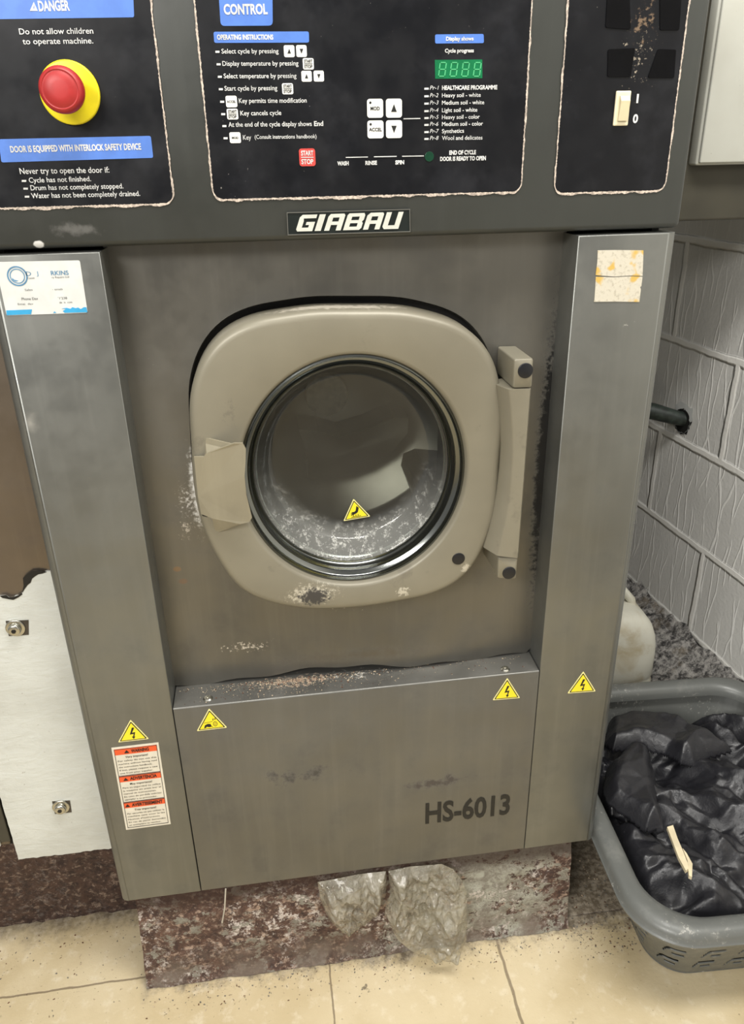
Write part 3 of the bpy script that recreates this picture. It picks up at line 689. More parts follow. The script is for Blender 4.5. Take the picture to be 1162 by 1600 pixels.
for q in ([(950, -26), (983, -26), (985, 46), (946, 43)], [(1031, -26), (1066, -26), (1061, 47), (1031, 47)], [(950, 77), (992, 75), (985, 120), (949, 120)], [(1028, 76.5), (1056, 77.6), (1053, 122), (1012, 121.5)]):
    mb = MB(); quadpx(mb, q, BY-.0006, .0009, 0, .08); lab(mb.obj('blanking_patch', M['patch'], o3), 'matt black patch stuck on the overlay')
# ---- name badge
mb = MB(); q = [P(447.6, 331.6, HY-.001), P(640.2, 326.3, HY-.001), P(640.8, 362.4, HY-.001), P(449.4, 367.6, HY-.001)]
mb.plate([(a, b) for a, b in q], HY-.0012, .0012)
bd = lab(mb.obj('name_badge', M['badge'], W), 'dark badge with silver maker name')
mb = MB(); cc = [Vector(a) for a in q]; ctr = sum(cc, Vector((0, 0)))/4
mb.loops([[(a.x, HY-.0022, a.y) for a in cc], [(ctr.x+(a.x-ctr.x)*.988, HY-.0022, ctr.y+(a.y-ctr.y)*.92) for a in cc], [(ctr.x+(a.x-ctr.x)*.988, HY-.0012, ctr.y+(a.y-ctr.y)*.92) for a in cc]]); mb.obj('badge_rim', M['screw'], bd)
BYY = HY-.0022
TL_, TR_, BR_, BL_ = [Vector(P(x, y, BYY)) for x, y in ((466, 336.0), (627, 331.0), (622, 357.5), (461.5, 361.8))]
def bq(u, v): # u 0..1 along, v 0 bottom 1 top, unslanted box; slant added
    a = BL_.lerp(BR_, u); b = TL_.lerp(TR_, u); return a.lerp(b, v)
mb = MB(); NL = 6; LW = [.98, .42, .98, 1.05, .98, 1.0]; tot = sum(LW)+.14*5; x = 0
letters = ['G', 'I', 'R', 'B', 'A', 'U']; k_ = 1/tot
def poly(pts): mb.plate([tuple(bq(u*k_+.022*v, v)) for u, v in pts], BYY, .0006)
for ch, wl_ in zip(letters, LW):
    t = .24; a = x; b = x+wl_; sw_ = .30
    if ch == 'G':
        poly([(a+.12, 1), (b, 1), (b, 1-.22), (a+.25, 1-.22), (a+sw_, .62), (a, .62), (a, .85)]); poly([(a, .62), (a+sw_, .62), (a+sw_, .38), (a, .38)]); poly([(a, .38), (a+sw_, .38), (a+sw_, .22), (b-sw_, .22), (b, .22), (b, 0), (a+.10, 0), (a, .12)]); poly([(b-sw_, .22), (b, .22), (b, .56), (b-.5, .56), (b-.5, .38), (b-sw_, .38)])
    if ch == 'I': poly([(a, 0), (b-.06, 0), (b-.06, 1), (a, 1)])
    if ch in 'RA':
        c_ = .10 if ch == 'R' else .16
        poly([(a, 0), (a+sw_, 0), (a+sw_, .78), (a+c_, 1), (a, .84)]); poly([(a+c_, 1), (a+sw_, .78), (b-sw_, .78), (b, .78), (b, .9), (b-.08, 1)]); poly([(b-sw_, .78), (b, .78), (b, 0), (b-sw_, 0)]); poly([(a+sw_, .34), (a+sw_, .54), (b-sw_, .54), (b-sw_, .34)])
    if ch == 'B':
        poly([(a, 0), (a+sw_, 0), (a+sw_, .8), (a+.08, 1), (a, .9)]); poly([(a+.08, 1), (a+sw_, .8), (b-sw_, .8), (b, .8), (b, .88), (b-.08, 1)]); poly([(b-sw_, .8), (b, .8), (b, .6), (b-.08, .5), (b, .4), (b, .2), (b-sw_, .2)]); poly([(a+sw_, .41), (a+sw_, .59), (b-sw_, .59), (b-sw_, .41)]); poly([(a+sw_, 0), (a+sw_, .2), (b, .2), (b, .12), (b-.1, 0)])
    if ch == 'U': poly([(a, 1), (a+sw_, 1), (a+sw_, .22), (a+.08, .05), (a, .15)]); poly([(a+.08, .05), (a+sw_, .22), (b-sw_, .22), (b, 0), (a+.14, 0)]); poly([(b-sw_, 1), (b, 1), (b, 0), (b-sw_, .22)])
    x = b+.14
mb.obj('lettering', M['silver'], bd)

# ---- door
AC, ARX, ARZ = (.001, .6155), .128, .1385
def ell(k, y, dz=0., g=0.): return [(AC[0]+(ARX*k+g)*math.cos(a), y, AC[1]+dz+(ARZ*k+g)*math.sin(a)) for a in ANG]
def dr(g, y): return [(DC[0]+(RO[i]+g)*math.cos(ANG[i]), y, DC[1]+(RO[i]+g)*math.sin(ANG[i])) for i in range(NA)]
# inner loops use the aperture's own centre
mb = MB(); mb.loops([dr(-.01, .050), dr(0, .040), dr(0, .008), dr(-.0012, .004), dr(-.004, .0012), dr(-.0065, 0), dr(-.010, -.0003)] + [ell(1, -.0004, 0, .004), ell(1, .0004, 0, .002), ell(1, .002), ell(.985, .012), ell(.985, .03)])
door = mb.obj('door', M['door'], W, smooth=True, angle=60)
mb = MB(); mb.loops([ell(.988, .0075), ell(.972, .0068), ell(.966, .009), ell(.962, .013), ell(.955, .014), ell(.925, .0165), ell(.918, .0155), ell(.912, .0175), ell(.906, .024), ell(.885, .027), ell(.879, .0258), ell(.873, .028), ell(.868, .034), ell(.85, .036)])
lab(mb.obj('door_ring', M['ring'], door, smooth=True, angle=50), 'stepped polished steel ring around the glass')
mb = MB(); mb.norec = True
mb.loops([ell(.885, .0285), ell(.860, .029), ell(.845, .033), ell(.80, .045), ell(.755, .0545), ell(.735, .0575), ell(.70, .059), ell(.35, .060), ell(.0005, .060)])
gls = lab(mb.obj('door_glass', M['glass'], door, smooth=True, angle=70), 'bowl-shaped door glass with white limescale low down')
# handle: folded plate standing off the door
mb = MB()
H = lambda x, y, Y: (P(x, y, Y)[0], Y, P(x, y, Y)[1])
Yl, Yr = -.004, -.024
front = [H(303, 714, Yl), H(318, 714, -.008), H(322, 709, -.009), H(365, 693, -.021), H(379, 693, -.023), H(384, 702, Yr), H(383.5, 722, Yr), H(382, 745, Yr), H(385, 775, Yr), H(390, 795, Yr), H(393.5, 809, Yr), H(389, 816, -.023), H(375, 819, -.020), H(331, 810, -.009), H(314, 803, Yl), H(309, 775, Yl)]
back = [(x, y+.0035, z) for x, y, z in front]; n0 = len(front)
mb.add(front+back, [list(range(n0)), [i+n0 for i in range(n0)][::-1]]+[[i, (i+1) % n0, (i+1) % n0+n0, i+n0] for i in range(n0)])
for q in ([(320, 684, .0), (362, 694, -.018), (365, 693.5, -.021), (322, 709, -.009), (320, 714, -.001)], [(331, 809, -.009), (375, 819, -.020), (383, 817, -.020), (342, 831, -.002), (336, 830, .0)]):
    f_ = [H(x, y, min(Y+.0005, .001)) for x, y, Y in q]; b_ = [(x, y+.003, z) for x, y, z in f_]; n0 = len(f_)
    mb.add(f_+b_, [list(range(n0)), [i+n0 for i in range(n0)][::-1]]+[[i, (i+1) % n0, (i+1) % n0+n0, i+n0] for i in range(n0)])
lab(mb.obj('door_handle', M['handle'], door), 'folded taupe metal pull plate on the left of the door')
# dark notch behind the handle in the door rim
mb = MB(); a = P(304, 713, -.001); b = P(318, 806, -.001); mb.plate([(P(303.5, 713, -.001)), (P(311, 712, -.001)), (P(324, 808, -.001)), (P(316, 806, -.001))], -.0012, .003); mb.obj('latch_slot', M['black'], door)
# hinge arm
AY = -.020
fl_ = [(794.5, 609), (797.5, 635), (800, 670), (801, 705), (799, 745), (796.5, 775), (792.5, 802), (786, 833), (777.5, 869)]
bl_ = [(775, 601), (779, 635), (781, 665), (782, 695), (780, 730), (776, 765), (770, 800), (763, 829), (755, 855)]
rtp = [(830 + (810-830)*i/8, 608+(872-608)*i/8) for i in range(9)]
F_ = [H(x, y, AY) for x, y in fl_]; B_ = [H(x, y, .0) for x, y in bl_]; R_ = [H(x, y, AY) for x, y in rtp]; Rb = [(x+.001, .034, z) for x, y, z in R_]; Lb = [(x+.004, .02, z) for x, y, z in B_]
mb = MB(); F1 = [tuple(Vector(f)+Vector((.0018, -.0002, 0))) for f in F_]; R1 = [tuple(Vector(f)+Vector((-.0015, -.0002, 0))) for f in R_]; R2 = [tuple(Vector(f)+Vector((.0002, .002, 0))) for f in R_]
F0 = [tuple(Vector(f).lerp(Vector(b), .07)) for f, b in zip(F_, B_)]
B0 = [tuple(Vector(b).lerp(Vector(f), .05)+Vector((0, -.0006, 0))) for f, b in zip(F_, B_)]
mb.loops([[Lb[i], B_[i], B0[i], F0[i], F1[i], R1[i], R2[i], Rb[i]] for i in range(9)], closed=True, cap0=True, cap1=True)
mb.obj('hinge_arm', M['door'], door, smooth=True, angle=40)
def hblock(pts, Yf, cap_px, rc):
    m_ = MB(); a = [P(x, y, Yf) for x, y in pts]; r_ = rquad(a, .12, 4); c = Vector((sum(p[0] for p in a)/4, sum(p[1] for p in a)/4))
    rr_ = [[(x, .041, z) for x, z in r_], [(x, Yf+.003, z) for x, z in r_], [(c.x+(x-c.x)*.96, Yf+.0008, c.y+(z-c.y)*.97) for x, z in r_], [(c.x+(x-c.x)*.90, Yf, c.y+(z-c.y)*.93) for x, z in r_]]
    m_.loops(rr_, True, True, True); o = m_.obj('hinge_block', M['door'], W, smooth=True, angle=55)
    m_ = MB(); m_.cyl(P(*cap_px, Yf), rc, Yf-.0012, Yf+.0005, 32, .0006); lab(m_.obj('bolt_cap', M['cap'], o, smooth=True), 'black round plug'); return o
hblock([(803, 561), (833.5, 560), (831, 606), (801, 607)], -.018, (820.5, 579), .0083)
hblock([(778, 871), (809, 872), (806, 905), (777, 904)], -.018, (795, 895), .0082)
mb = MB(); mb.cyl(P(716, 873, -.0004), .0078, -.0012, .0005, 32, .0005); lab(mb.obj('plug', M['cap'], door, smooth=True), 'black round plug in the door face')

# ---- stickers
def bolt_sym(mb, A, B, C, Y, mi):
    """lightning bolt inside the triangle A (apex) B (right) C (left)"""
    A, B, C = Vector(A), Vector(B), Vector(C); u = (B-C); v = A-(B+C)/2; o = (B+C)/2
    pt = lambda a, b: tuple(o+u*a+v*b)
    mb.plate([pt(.01, .66), pt(.09, .64), pt(-.01, .40), pt(.10, .42), pt(.05, .20), pt(.085, .20), pt(.02, .08), pt(-.03, .21), pt(.012, .21), pt(.04, .34), pt(-.09, .32)], Y, .0001, mi)
def warn(apex, right, left, Y, par, kind, label):
    P3 = [Vector(P(*q, Y)) for q in (apex, right, left)]; c = sum(P3, Vector((0, 0)))/3
    def tri(k, r=.05):
        q = [c+(p-c)*k for p in P3]; out = []
        for i in range(3):
            p, a, b = q[i], q[i-1], q[(i+1) % 3]; A = p.lerp(a, r); B = p.lerp(b, r)
            for j in range(5): t = j/4; out.append(tuple(A*(1-t)**2+p*2*t*(1-t)+B*t*t))
        return out
    mb = MB(); mb.plate(tri(1.06), Y, .0004, 0); mb.plate(tri(.93, .05), Y-.0002, .0002, 1); mb.plate(tri(.82, .03), Y-.0004, .0002, 2)
    Yk = Y-.0006; A, B, C = P3; u = B-C; v = A-(B+C)/2; o = (B+C)/2; pt = lambda a, b: tuple(o+u*a+v*b)
    if kind == 'bolt': bolt_sym(mb, A, B, C, Yk, 1)
    elif kind == 'gear':
        mb.plate([pt(-.26, .10), pt(-.22, .24), pt(-.12, .30), pt(-.02, .28), pt(.0, .18), pt(.06, .10), pt(.0, .14), pt(-.08, .12), pt(-.16, .16), pt(-.2, .1)], Yk, .0001, 1)
        hl = [pt(-.25, .36), pt(.06, .40), pt(.06, .385), pt(-.25, .345)]; mb.plate(hl, Yk, .0001, 1)
        for rr_, wd in ((.095, .018), (.045, .012)):
            mb.loops([[(*(lambda q: (q[0], Yk, q[1]))(pt(.14+rr_*k*math.cos(2*PI*i/16)*.8, .26+rr_*k*math.sin(2*PI*i/16)*1.3)),) for i in range(16)] for k in (1, 1-wd/rr_)], mi=1)
        for a_, b_ in ((.06, .44), (.13, .46)): mb.plate([pt(a_, b_), pt(a_+.02, b_+.10), pt(a_+.05, b_+.10), pt(a_+.03, b_)], Yk, .0001, 1)
    else:
        mb.plate([pt(.06, .66), pt(.14, .55), pt(.09, .36), pt(.045, .30), pt(-.02, .26), pt(-.19, .20), pt(-.20, .245), pt(-.13, .27), pt(-.19, .285), pt(-.19, .32), pt(-.12, .315), pt(-.17, .345), pt(-.15, .375), pt(-.06, .37), pt(.0, .42)], Yk, .0001, 1)
        mb.plate([pt(-.20, .13), pt(.17, .13), pt(.17, .10), pt(-.20, .10)], Yk, .0001, 1)
        for a_ in (-.13, -.04, .05): mb.plate([pt(a_, .15), pt(a_+.02, .17), pt(a_, .19), pt(a_+.02, .22), pt(a_+.045, .22), pt(a_+.025, .19), pt(a_+.045, .17), pt(a_+.025, .15)], Yk, .0001, 1)
    return lab(mb.obj('warning_triangle', [M['pale_edge'], M['black_ink'], M['tri']], par), label)
warn((203.9, 1125.8), (231.4, 1154.2), (185.5, 1159.4), -.0005, pl, 'bolt', 'yellow high-voltage triangle above the warning label')
warn((911.1, 1050.2), (929.4, 1079.8), (887.4, 1082.9), -.0005, prr, 'bolt', 'yellow high-voltage triangle on the right pillar')
warn((792.4, 1060.5), (811.3, 1090.1), (770.4, 1093.6), -.0005, lp, 'bolt', 'yellow high-voltage triangle on the lower panel')
warn((326.6, 1108.3), (353.6, 1136.5), (308.4, 1141.8), -.0005, lp, 'gear', 'yellow hand and cog triangle on the lower panel')
warn((552.3, 780.5), (577.3, 806.5), (537.4, 813.5), .0570, door, 'hot', 'yellow hot surface triangle on the door glass')
# multilingual warning label
Y = -.0006; q = [P(173.8, 1168.8, Y), P(247.4, 1160.2, Y), P(266.7, 1287.6, Y), P(197, 1296.7, Y)]
V4 = [Vector(a) for a in q]
def lq(u, v): return tuple(V4[0].lerp(V4[1], u).lerp(V4[3].lerp(V4[2], u), v))
mb = MB(); mb.plate(q, Y, .0005); wlb = lab(mb.obj('warning_label', M['paper'], pl), 'tall white and orange three-language warning label')
def ltext(mb, body, u0_, u1_, v, h, Y, bold=0., mi=0):
    vv, f, x0, x1 = glyphs(body, bold); hs = h/.70
    out = []
    for x, y in vv:
        uu = u0_+(u1_-u0_)*(x-x0)/(x1-x0); q = lq(uu, v-hs*y); out.append((q[0], Y, q[1]))
    mb.add(out, f, mi)
ink = MB(); ora = MB()
def frame(mb, u0_, u1_, v0_, v1_, t=.006):
    for a in ((u0_, u0_+t*1.5, v0_, v1_), (u1_-t*1.5, u1_, v0_, v1_), (u0_, u1_, v0_, v0_+t), (u0_, u1_, v1_-t, v1_)): mb.plate([lq(a[0], a[2]), lq(a[1], a[2]), lq(a[1], a[3]), lq(a[0], a[3])], Y-.0004, .0001)
ft = (('WARNING', .40, .78, 'Very important!', ['For safety do not use this', 'machine without having read', 'the instructions handbook.', 'If lost, please request a new', 'one from your supplier.']),
      ('ADVERTENCIA', .28, .86, 'Muy importante!', ['Para su seguridad no utilice', 'la maquina sin antes leer el', 'manual de instrucciones.', 'En caso de perdida solicitar', 'ejemplar a su proveedor.']),
      ('AVERTISSEMENT', .22, .90, 'Tres important!', ['Par securite ne pas utiliser la', 'machine sans avoir lu les', 'Notices d\'instructions.', 'En cas de perte demandez', 'un exemplaire au vendeur.']))
for i, (a, ua, ub, b, ls) in enumerate(ft):
    v0_ = .022+i*.320
    ora = MB(); ora.plate([lq(.045, v0_), lq(.955, v0_), lq(.955, v0_+.068), lq(.045, v0_+.068)], Y-.0002, .0002)
    lab(ora.obj('orange_band', M['orange'], wlb), 'orange band reading '+a)
    ltext(ink, a, ua, ub, v0_+.052, .036, Y-.0005, .035)
    ink.plate([lq(ua-.15, v0_+.054), lq(ua-.04, v0_+.054), lq(ua-.095, v0_+.018)], Y-.0005, .0001)
    frame(ink, .045, .955, v0_, v0_+.316)
    ltext(ink, b, .26, .74, v0_+.108, .022, Y-.0005, .01)
    for j, s_ in enumerate(ls): ltext(ink, s_, .09, (.91 if j not in (2, 4) else .80), v0_+.147+j*.036, .018, Y-.0005, .0)
ink.obj('lettering', M['black_ink'], wlb)
# supplier sticker (top left), partly rubbed away
Y = -.0006; q = [P(-8, 409.5, Y), P(124.6, 406.8, Y), P(137, 488.7, Y), P(10.3, 493, Y)]; q = [(max(-.3445, a), b) for a, b in q]
mb = MB(); mb.plate(rquad(q, .04), Y, .0005); ss = lab(mb.obj('supplier_sticker', M['sticker'], pl), 'white rectangular repair company sticker with blue foot, partly rubbed off')
mb = MB(); Y1 = Y-.0003
for R_o, k1 in ((.0092, .86), (.0068, .88)):
    cc_ = P(27, 431.5, Y1); mb.loops([[(cc_[0]+R_o*k*math.cos(2*PI*i/30), Y1, cc_[1]+R_o*k*math.sin(2*PI*i/30)) for i in range(30)] for k in (1, k1)])
mb.plate([P(19, 434, Y1), P(22, 437, Y1), P(29, 438.5, Y1), P(24, 440, Y1), P(19.5, 437.5, Y1)], Y1, .0001)
text(mb, 'D', (41.5, 431), (49, 430.8), 6.8, Y1, 0.); text(mb, 'J', (57, 430.2), (60, 430), 6.5, Y1, -.01); text(mb, 'RKINS', (80, 430), (107.5, 429.3), 6.8, Y1, .012)
mb.obj('lettering', M['teal_ink'], ss)
mb = MB(); text(mb, 'Comm', (43, 436), (54, 435.6), 3, Y1); text(mb, 'ry Repairs Ltd', (81, 434.8), (108, 434), 3, Y1); text(mb, 'Sales', (39, 454.5), (51, 454), 3, Y1); text(mb, '- entals', (82, 453.6), (98, 453), 3, Y1)
text(mb, 'Phone Dav', (34, 469), (59.5, 468.3), 4, Y1, .004); text(mb, "'1'238", (91, 467.8), (105, 467.3), 3.6, Y1, .004); text(mb, 'Emai  dav', (28, 476.6), (52, 476), 3, Y1); text(mb, 'de  is  com', (93, 474), (113, 473.4), 3, Y1)
mb.obj('lettering', M['grey_ink'], ss)
mb = MB(); mb.plate([P(9.6, 485, Y1), P(50, 483.5, Y1), P(48.5, 491, Y1), P(10.5, 492.6, Y1)], Y1, .0002)
top = [(98, 486), (103, 483), (96, 482), (104, 481), (110, 482.5), (113, 480), (118, 481.5), (122, 480.5), (126, 483), (131, 480), (135, 480.2), (136.6, 488), (118, 488.4), (101, 488.8)]
mb.plate([P(x, y, Y1) for x, y in top], Y1, .0002); mb.plate([P(83, 489, Y1), P(85, 486.5, Y1), P(88, 488.8, Y1)], Y1, .0002)
lab(mb.obj('blue_foot', M['sky_ink'], ss), 'broken sky-blue strip along the sticker bottom')
# ripped sticker on the right pillar, in two halves
rs = []
for q in ([(933.9, 391.3), (960, 390.8), (1005, 391.3), (1004.5, 410), (1003.5, 431.2), (985, 430.5), (960, 432.2), (930.6, 430), (931, 426), (933, 410)], [(930.8, 432.5), (960, 433.4), (985, 431.8), (1003.6, 432.6), (1001.8, 447), (999.8, 449), (1001, 452), (998.6, 471.8), (960, 471.2), (927.9, 471.6), (928.6, 468)]):
    mb = MB(); mb.plate([P(x, y, -.0008) for x, y in q], -.0008, .0008); rs.append(mb.obj('sticker_remnant', M['ripped'], prr))
lab(rs[0], 'upper half of the torn cream sticker'); lab(rs[1], 'lower half of the torn cream sticker')

# ------------------------------------------------------------------ rusty plinth under the machine
mb = MB(); NX, NZ = 110, 34
def pq(i, j):
    t = j/NZ; z = -.003+(FZ+.001+.003)*t; xl = -.327-.009*t; xr = .314+.008*t; x = xl+(xr-xl)*i/NX
    y = .004+.004*(1-t)+.0035*noise.noise(Vector((x*30, z*30, 0)))+.0015*noise.noise(Vector((x*110, z*110, 4)))-(.006 if t > .9 else 0)*(t-.9)*10
    return (x, y, z)
g = [[pq(i, j) for i in range(NX+1)] for j in range(NZ+1)]; mb.loops(g, closed=False)
a = g[0]; bk = [(p[0], .74, p[2]) for p in a]; mb.loops([bk, a], closed=False)
for i in (0, NX): mb.loops([[g[j][i] for j in range(NZ+1)], [(g[j][i][0], .74, g[j][i][2]) for j in range(NZ+1)]], closed=False)
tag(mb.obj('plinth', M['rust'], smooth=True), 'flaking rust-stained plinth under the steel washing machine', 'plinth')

# ------------------------------------------------------------------ neighbouring machine
NY = .05
Nb = empty('washing_machine', 'neighbouring washing machine at the left edge, wrapped in white film low down', 'washing machine', (-.60, NY, .03))
def nb(mb, name, mat, par=Nb, **k):
    mb.v = [(x+.60, y-NY, z-.03) for x, y, z in mb.v]; return mb.obj(name, mat, par, **k)
xl = -.4835; mb = MB(); mb.box(xl, -.352, NY, NY+.06, .052, .86, .003); npil = nb(mb, 'side_pillar', M['neigh'])
mb = MB(); mb.box(-.93, xl-.008, NY+.004, NY+.06, .075, .86, .003); nlp = nb(mb, 'front_panel', M['neigh'])
mb = MB(); mb.box(-.93, -.352, NY+.02, NY+.7, .06, .86); nb(mb, 'chassis', M['void'])
# film on the pillar: torn upper edge, ragged foot
Yf = NY-.003
top = [(-12, 928), (0, 932), (8, 931.5), (14, 935), (20, 934.5), (24, 931.5), (29, 931.5), (34, 927), (38, 921), (41, 916), (43.5, 913), (48, 909), (50, 903), (55, 899), (60, 896), (66, 895), (73, 893), (80, 893)]
pts = [P(x, y, Yf) for x, y in top]; pts = [(max(xl+.0015, a), b) for a, b in pts]; pts[0] = (xl, P(-12, 928, Yf)[1])
pts.append((-.3525, P(80, 893, Yf)[1])); zb = .052
for i in range(28): pts.append((-.3525+(xl+.3525)*i/27, zb-.001+.0022*random.random()))
for i in range(50): pts.append((xl-.0008*random.random(), zb+(pts[0][1]-zb)*i/50))
mb = MB(); mb.plate(pts, Yf, .0028); tp = lab(nb(mb, 'protective_film', M['tape'], npil), 'white film with a torn top edge')
mb = MB()
for q in ([(36, 903), (40, 899), (50, 892), (58, 891), (66, 892), (73, 893.5), (66, 896), (60, 897), (55, 900), (50, 904), (48, 910), (43, 914), (38, 921), (35, 926), (37, 915)],): mb.plate([P(x, y, Yf) for x, y in q], Yf-.0006, .001)
for q in ([(0, 931), (9, 930), (14, 933.5), (20, 933), (29, 930), (34, 926), (35, 928.5), (29, 933), (21, 937), (14, 936), (4, 934)],): mb.plate([P(x, y, Yf) for x, y in q], Yf-.0006, .001)
nb(mb, 'torn_edge', M['black'], npil)
for q, (bx, by) in (([(9, 970), (44.7, 968.6), (44.9, 991.6), (14, 993.7)], (24.5, 980.6)), ([(81.5, 1252), (109.3, 1250.5), (112, 1268.7), (86, 1271.4)], (95.5, 1260))):
    mb = MB(); mb.plate([P(x, y, Yf) for x, y in q], Yf-.0006, .001); bp = lab(nb(mb, 'bare_patch', M['bare'], npil), 'bare steel square cut in the white film around a bolt')
    c = P(bx, by, Yf); mb = MB(); mb.cyl(c, .0115, Yf-.0025, Yf, 28, .0012); mb.cyl(c, .0078, Yf-.0085, Yf-.002, 28, .003); mb.cyl(c, .003, Yf-.0092, Yf-.008, 6, mi=1)
    nb(mb, 'bolt', [M['screw'], M['black']], npil, smooth=True)
mb = MB(); mb.box(-.93, -.503, NY-.0005, NY+.003, .078, .20, .001); lab(nb(mb, 'protective_film', M['tape'], nlp), 'white film on the front panel')
mb = MB(); mb.box(-.502, -.488, NY-.001, NY+.05, .085, .21, .002); nb(mb, 'edge_strip', M['board'], nlp)
mb = MB(); rows = []
for j in range(16):
    t = j/15; rows.append([(-.96+.60*i/60, .112+.028*t+.006*noise.noise(Vector((i*.35, j*.4, 2)))+.004*noise.noise(Vector((i*1.1, j*.9, 7))), .050-(.240)*t) for i in range(61)])
mb.loops(rows, closed=False); mb.loops([[(p[0], .75, p[2]) for p in rows[0]], rows[0]], closed=False); mb.loops([[r[-1] for r in rows], [(r[-1][0], .75, r[-1][2]) for r in rows]], closed=False)
tag(mb.obj('plinth', M['rust_dark'], smooth=True), 'dark grimy plinth under the film-wrapped machine at left', 'plinth')

# ------------------------------------------------------------------ things on the right: cabinet, board, pipe, jug, mound
zb_ = P(1115, 344, .43)[1]
mb = MB(); mb.box(.36, .775, .43, .60, zb_, 1.5, .003)
tag(mb.obj('mounting_board', M['board']), 'olive grey metal board behind the white cabinet', 'board')
cab = empty('wall_cabinet', 'off-white metal cabinet at the top right corner', 'cabinet', (.70, .42, .925))
x0, z0 = P(1089.5, 258.5, .40)
mb = MB(); mb.box(x0-.70, .79-.70, -.014, .0095, z0-.925, .55, .003, 2); mb.obj('body', M['cabinet'], cab, smooth=True, angle=50)
mb = MB(); mb.box(x0-.70+.003, .785-.70, -.020, -.014, z0-.925+.003, .54, .002, 2); mb.obj('cover', M['cabinet'], cab, smooth=True, angle=50)
pip = empty('pipe', 'dark green pipe end entering a chipped hole in the block wall', 'pipe', (.70, .75, .42))
pts = [(-.20, .06, .01), (-.10, .03, .012), (-.02, .0, .008), (.04, -.03, .0), (.085, -.045, -.012), (.13, -.055, -.02)]
mb = MB(); mb.tube(pts, [.018, .017, .019, .018, .016, .015], 14); mb.obj('tube', M['pipe'], pip, smooth=True)
for nm, mt, ra, rb, off, sd in (('chipped_hole', 'void', .004, .030, .0015, 1), ('chipped_paint', 'sticker', .027, .040, .003, 9)):
    mb = MB(); yc, zc = .70, .402; tt = Vector((KW, 1, 0)).normalized(); c0 = Vector((XW+KW*yc, yc, zc))-Vector((.70, .75, .42)); nn2 = Vector((-tt.y, tt.x, 0))
    lo = [ra+.004*noise.noise(Vector((i*.6, sd, 0))) for i in range(36)]; hi = [rb*(1+.5*noise.noise(Vector((i*.5, sd+3, 0)))) for i in range(36)]
    if nm == 'chipped_paint': hi = [max(l_, h) if 3 < i < 17 else l_+.0005 for i, (l_, h) in enumerate(zip(lo, hi))]
    mb.loops([[c0+nn2*off+tt*r_*math.cos(2*PI*i/36)+Vector((0, 0, 1))*r_*math.sin(2*PI*i/36) for i, r_ in enumerate(rr_)] for rr_ in (lo, hi)])
    mb.obj(nm, M[mt], pip)

def slab(x): return XW+KW*x
mb = MB(); rows = []
for i in range(90):
    y = -.35+1.55*i/89; r_ = []
    for j in range(26):
        t = j/25; xw_ = slab(y)-.002; wd = .024+.13*max(0, min(1, (y-.34)/.06))+.012*noise.noise(Vector((y*6, 0, 0))); x = xw_-wd*t
        z = FZ+.132*(1-t)**1.1+.012*noise.noise(Vector((x*22, y*22, 1)))*(1-t*.8)+.016*noise.noise(Vector((x*60, y*60, 5)))*(1-t)+.007*noise.noise(Vector((x*160, y*160, 5)))*(1-t*.7)
        r_.append((x, y, max(z, FZ+.0005) if t < 1 else FZ-.002))
    rows.append(r_)
mb.loops(rows, closed=False); tag(mb.obj('rubble', M['mound'], smooth=True), 'rough grey crumbling render heaped along the foot of the block wall', 'rubble', kind='stuff')

jx, jy = .545, .475
jug = empty('plastic_container', 'grimy white plastic container standing behind the grey basket', 'container', (jx, jy, FZ))
mb = MB(); HX, HYY_, ZT = .112, .075, .292
def sec(k, z, kk=1.): return [(HX*k*math.copysign(abs(math.cos(a))**.4, math.cos(a)), HYY_*kk*math.copysign(abs(math.sin(a))**.4, math.sin(a)), z) for a in [2*PI*i/48 for i in range(48)]]
prof = [(.90, .0, .9), (.98, .006, .98), (1, .02, 1), (1, .13, 1), (.985, .134, .985), (.985, .140, .985), (1, .144, 1), (1, ZT-.10, 1), (.985, ZT-.075, .99), (.95, ZT-.055, .97), (.87, ZT-.032, .94), (.75, ZT-.014, .85), (.6, ZT-.004, .72), (.3, ZT, .4), (.01, ZT, .01)]
mb.loops([sec(k, z, kk) for k, z, kk in prof], cap0=True); mb.obj('body', M['jug'], jug, smooth=True, angle=70)
mb = MB(); mb.tube([(-.02, .0, ZT-.004), (-.02, 0, ZT+.03), (-.02, 0, ZT+.034)], [.024, .024, .018], 24); mb.obj('cap', M['jug'], jug, smooth=True)
mb = MB(); mb.tube([(.02, 0, ZT-.004), (.03, 0, ZT+.02), (.05, .0, ZT+.022), (.068, 0, ZT+.0), (.072, 0, ZT-.018)], .009, 12); mb.obj('handle', M['jug'], jug, smooth=True)

# ------------------------------------------------------------------ basket
bx0, bx1, by0, by1 = .357, .800, -.178, .350; BZ = .0
bc = ((bx0+bx1)/2, (by0+by1)/2); Bk = empty('laundry_basket', 'dusty grey plastic laundry basket full of black bin liners', 'basket', (bc[0], bc[1], FZ))
ROTB = math.radians(-3)
def brect(g, z, r=.085, n=10, rotz=ROTB):
    hx, hy = (bx1-bx0)/2-g, (by1-by0)/2-g; r = max(.02, r-g*.4); out = []
    for sx, sy, a0 in ((1, 1, 0), (-1, 1, 90), (-1, -1, 180), (1, -1, 270)):
        for k in range(n+1):
            a = math.radians(a0+90*k/n); out.append(Vector((sx*(hx-r)+r*math.cos(a), sy*(hy-r)+r*math.sin(a), z)))
    R_ = Matrix.Rotation(rotz, 3, 'Z'); return [R_ @ p for p in out]
H_ = BZ-FZ
mb = MB(); prof = [(.003, -.021), (-.002, -.021), (-.0025, -.018), (.0, -.016), (.001, -.009), (.006, -.003), (.013, 0), (.024, -.001), (.031, -.005), (.035, -.012), (.036, -.022)]
mb.norec = False
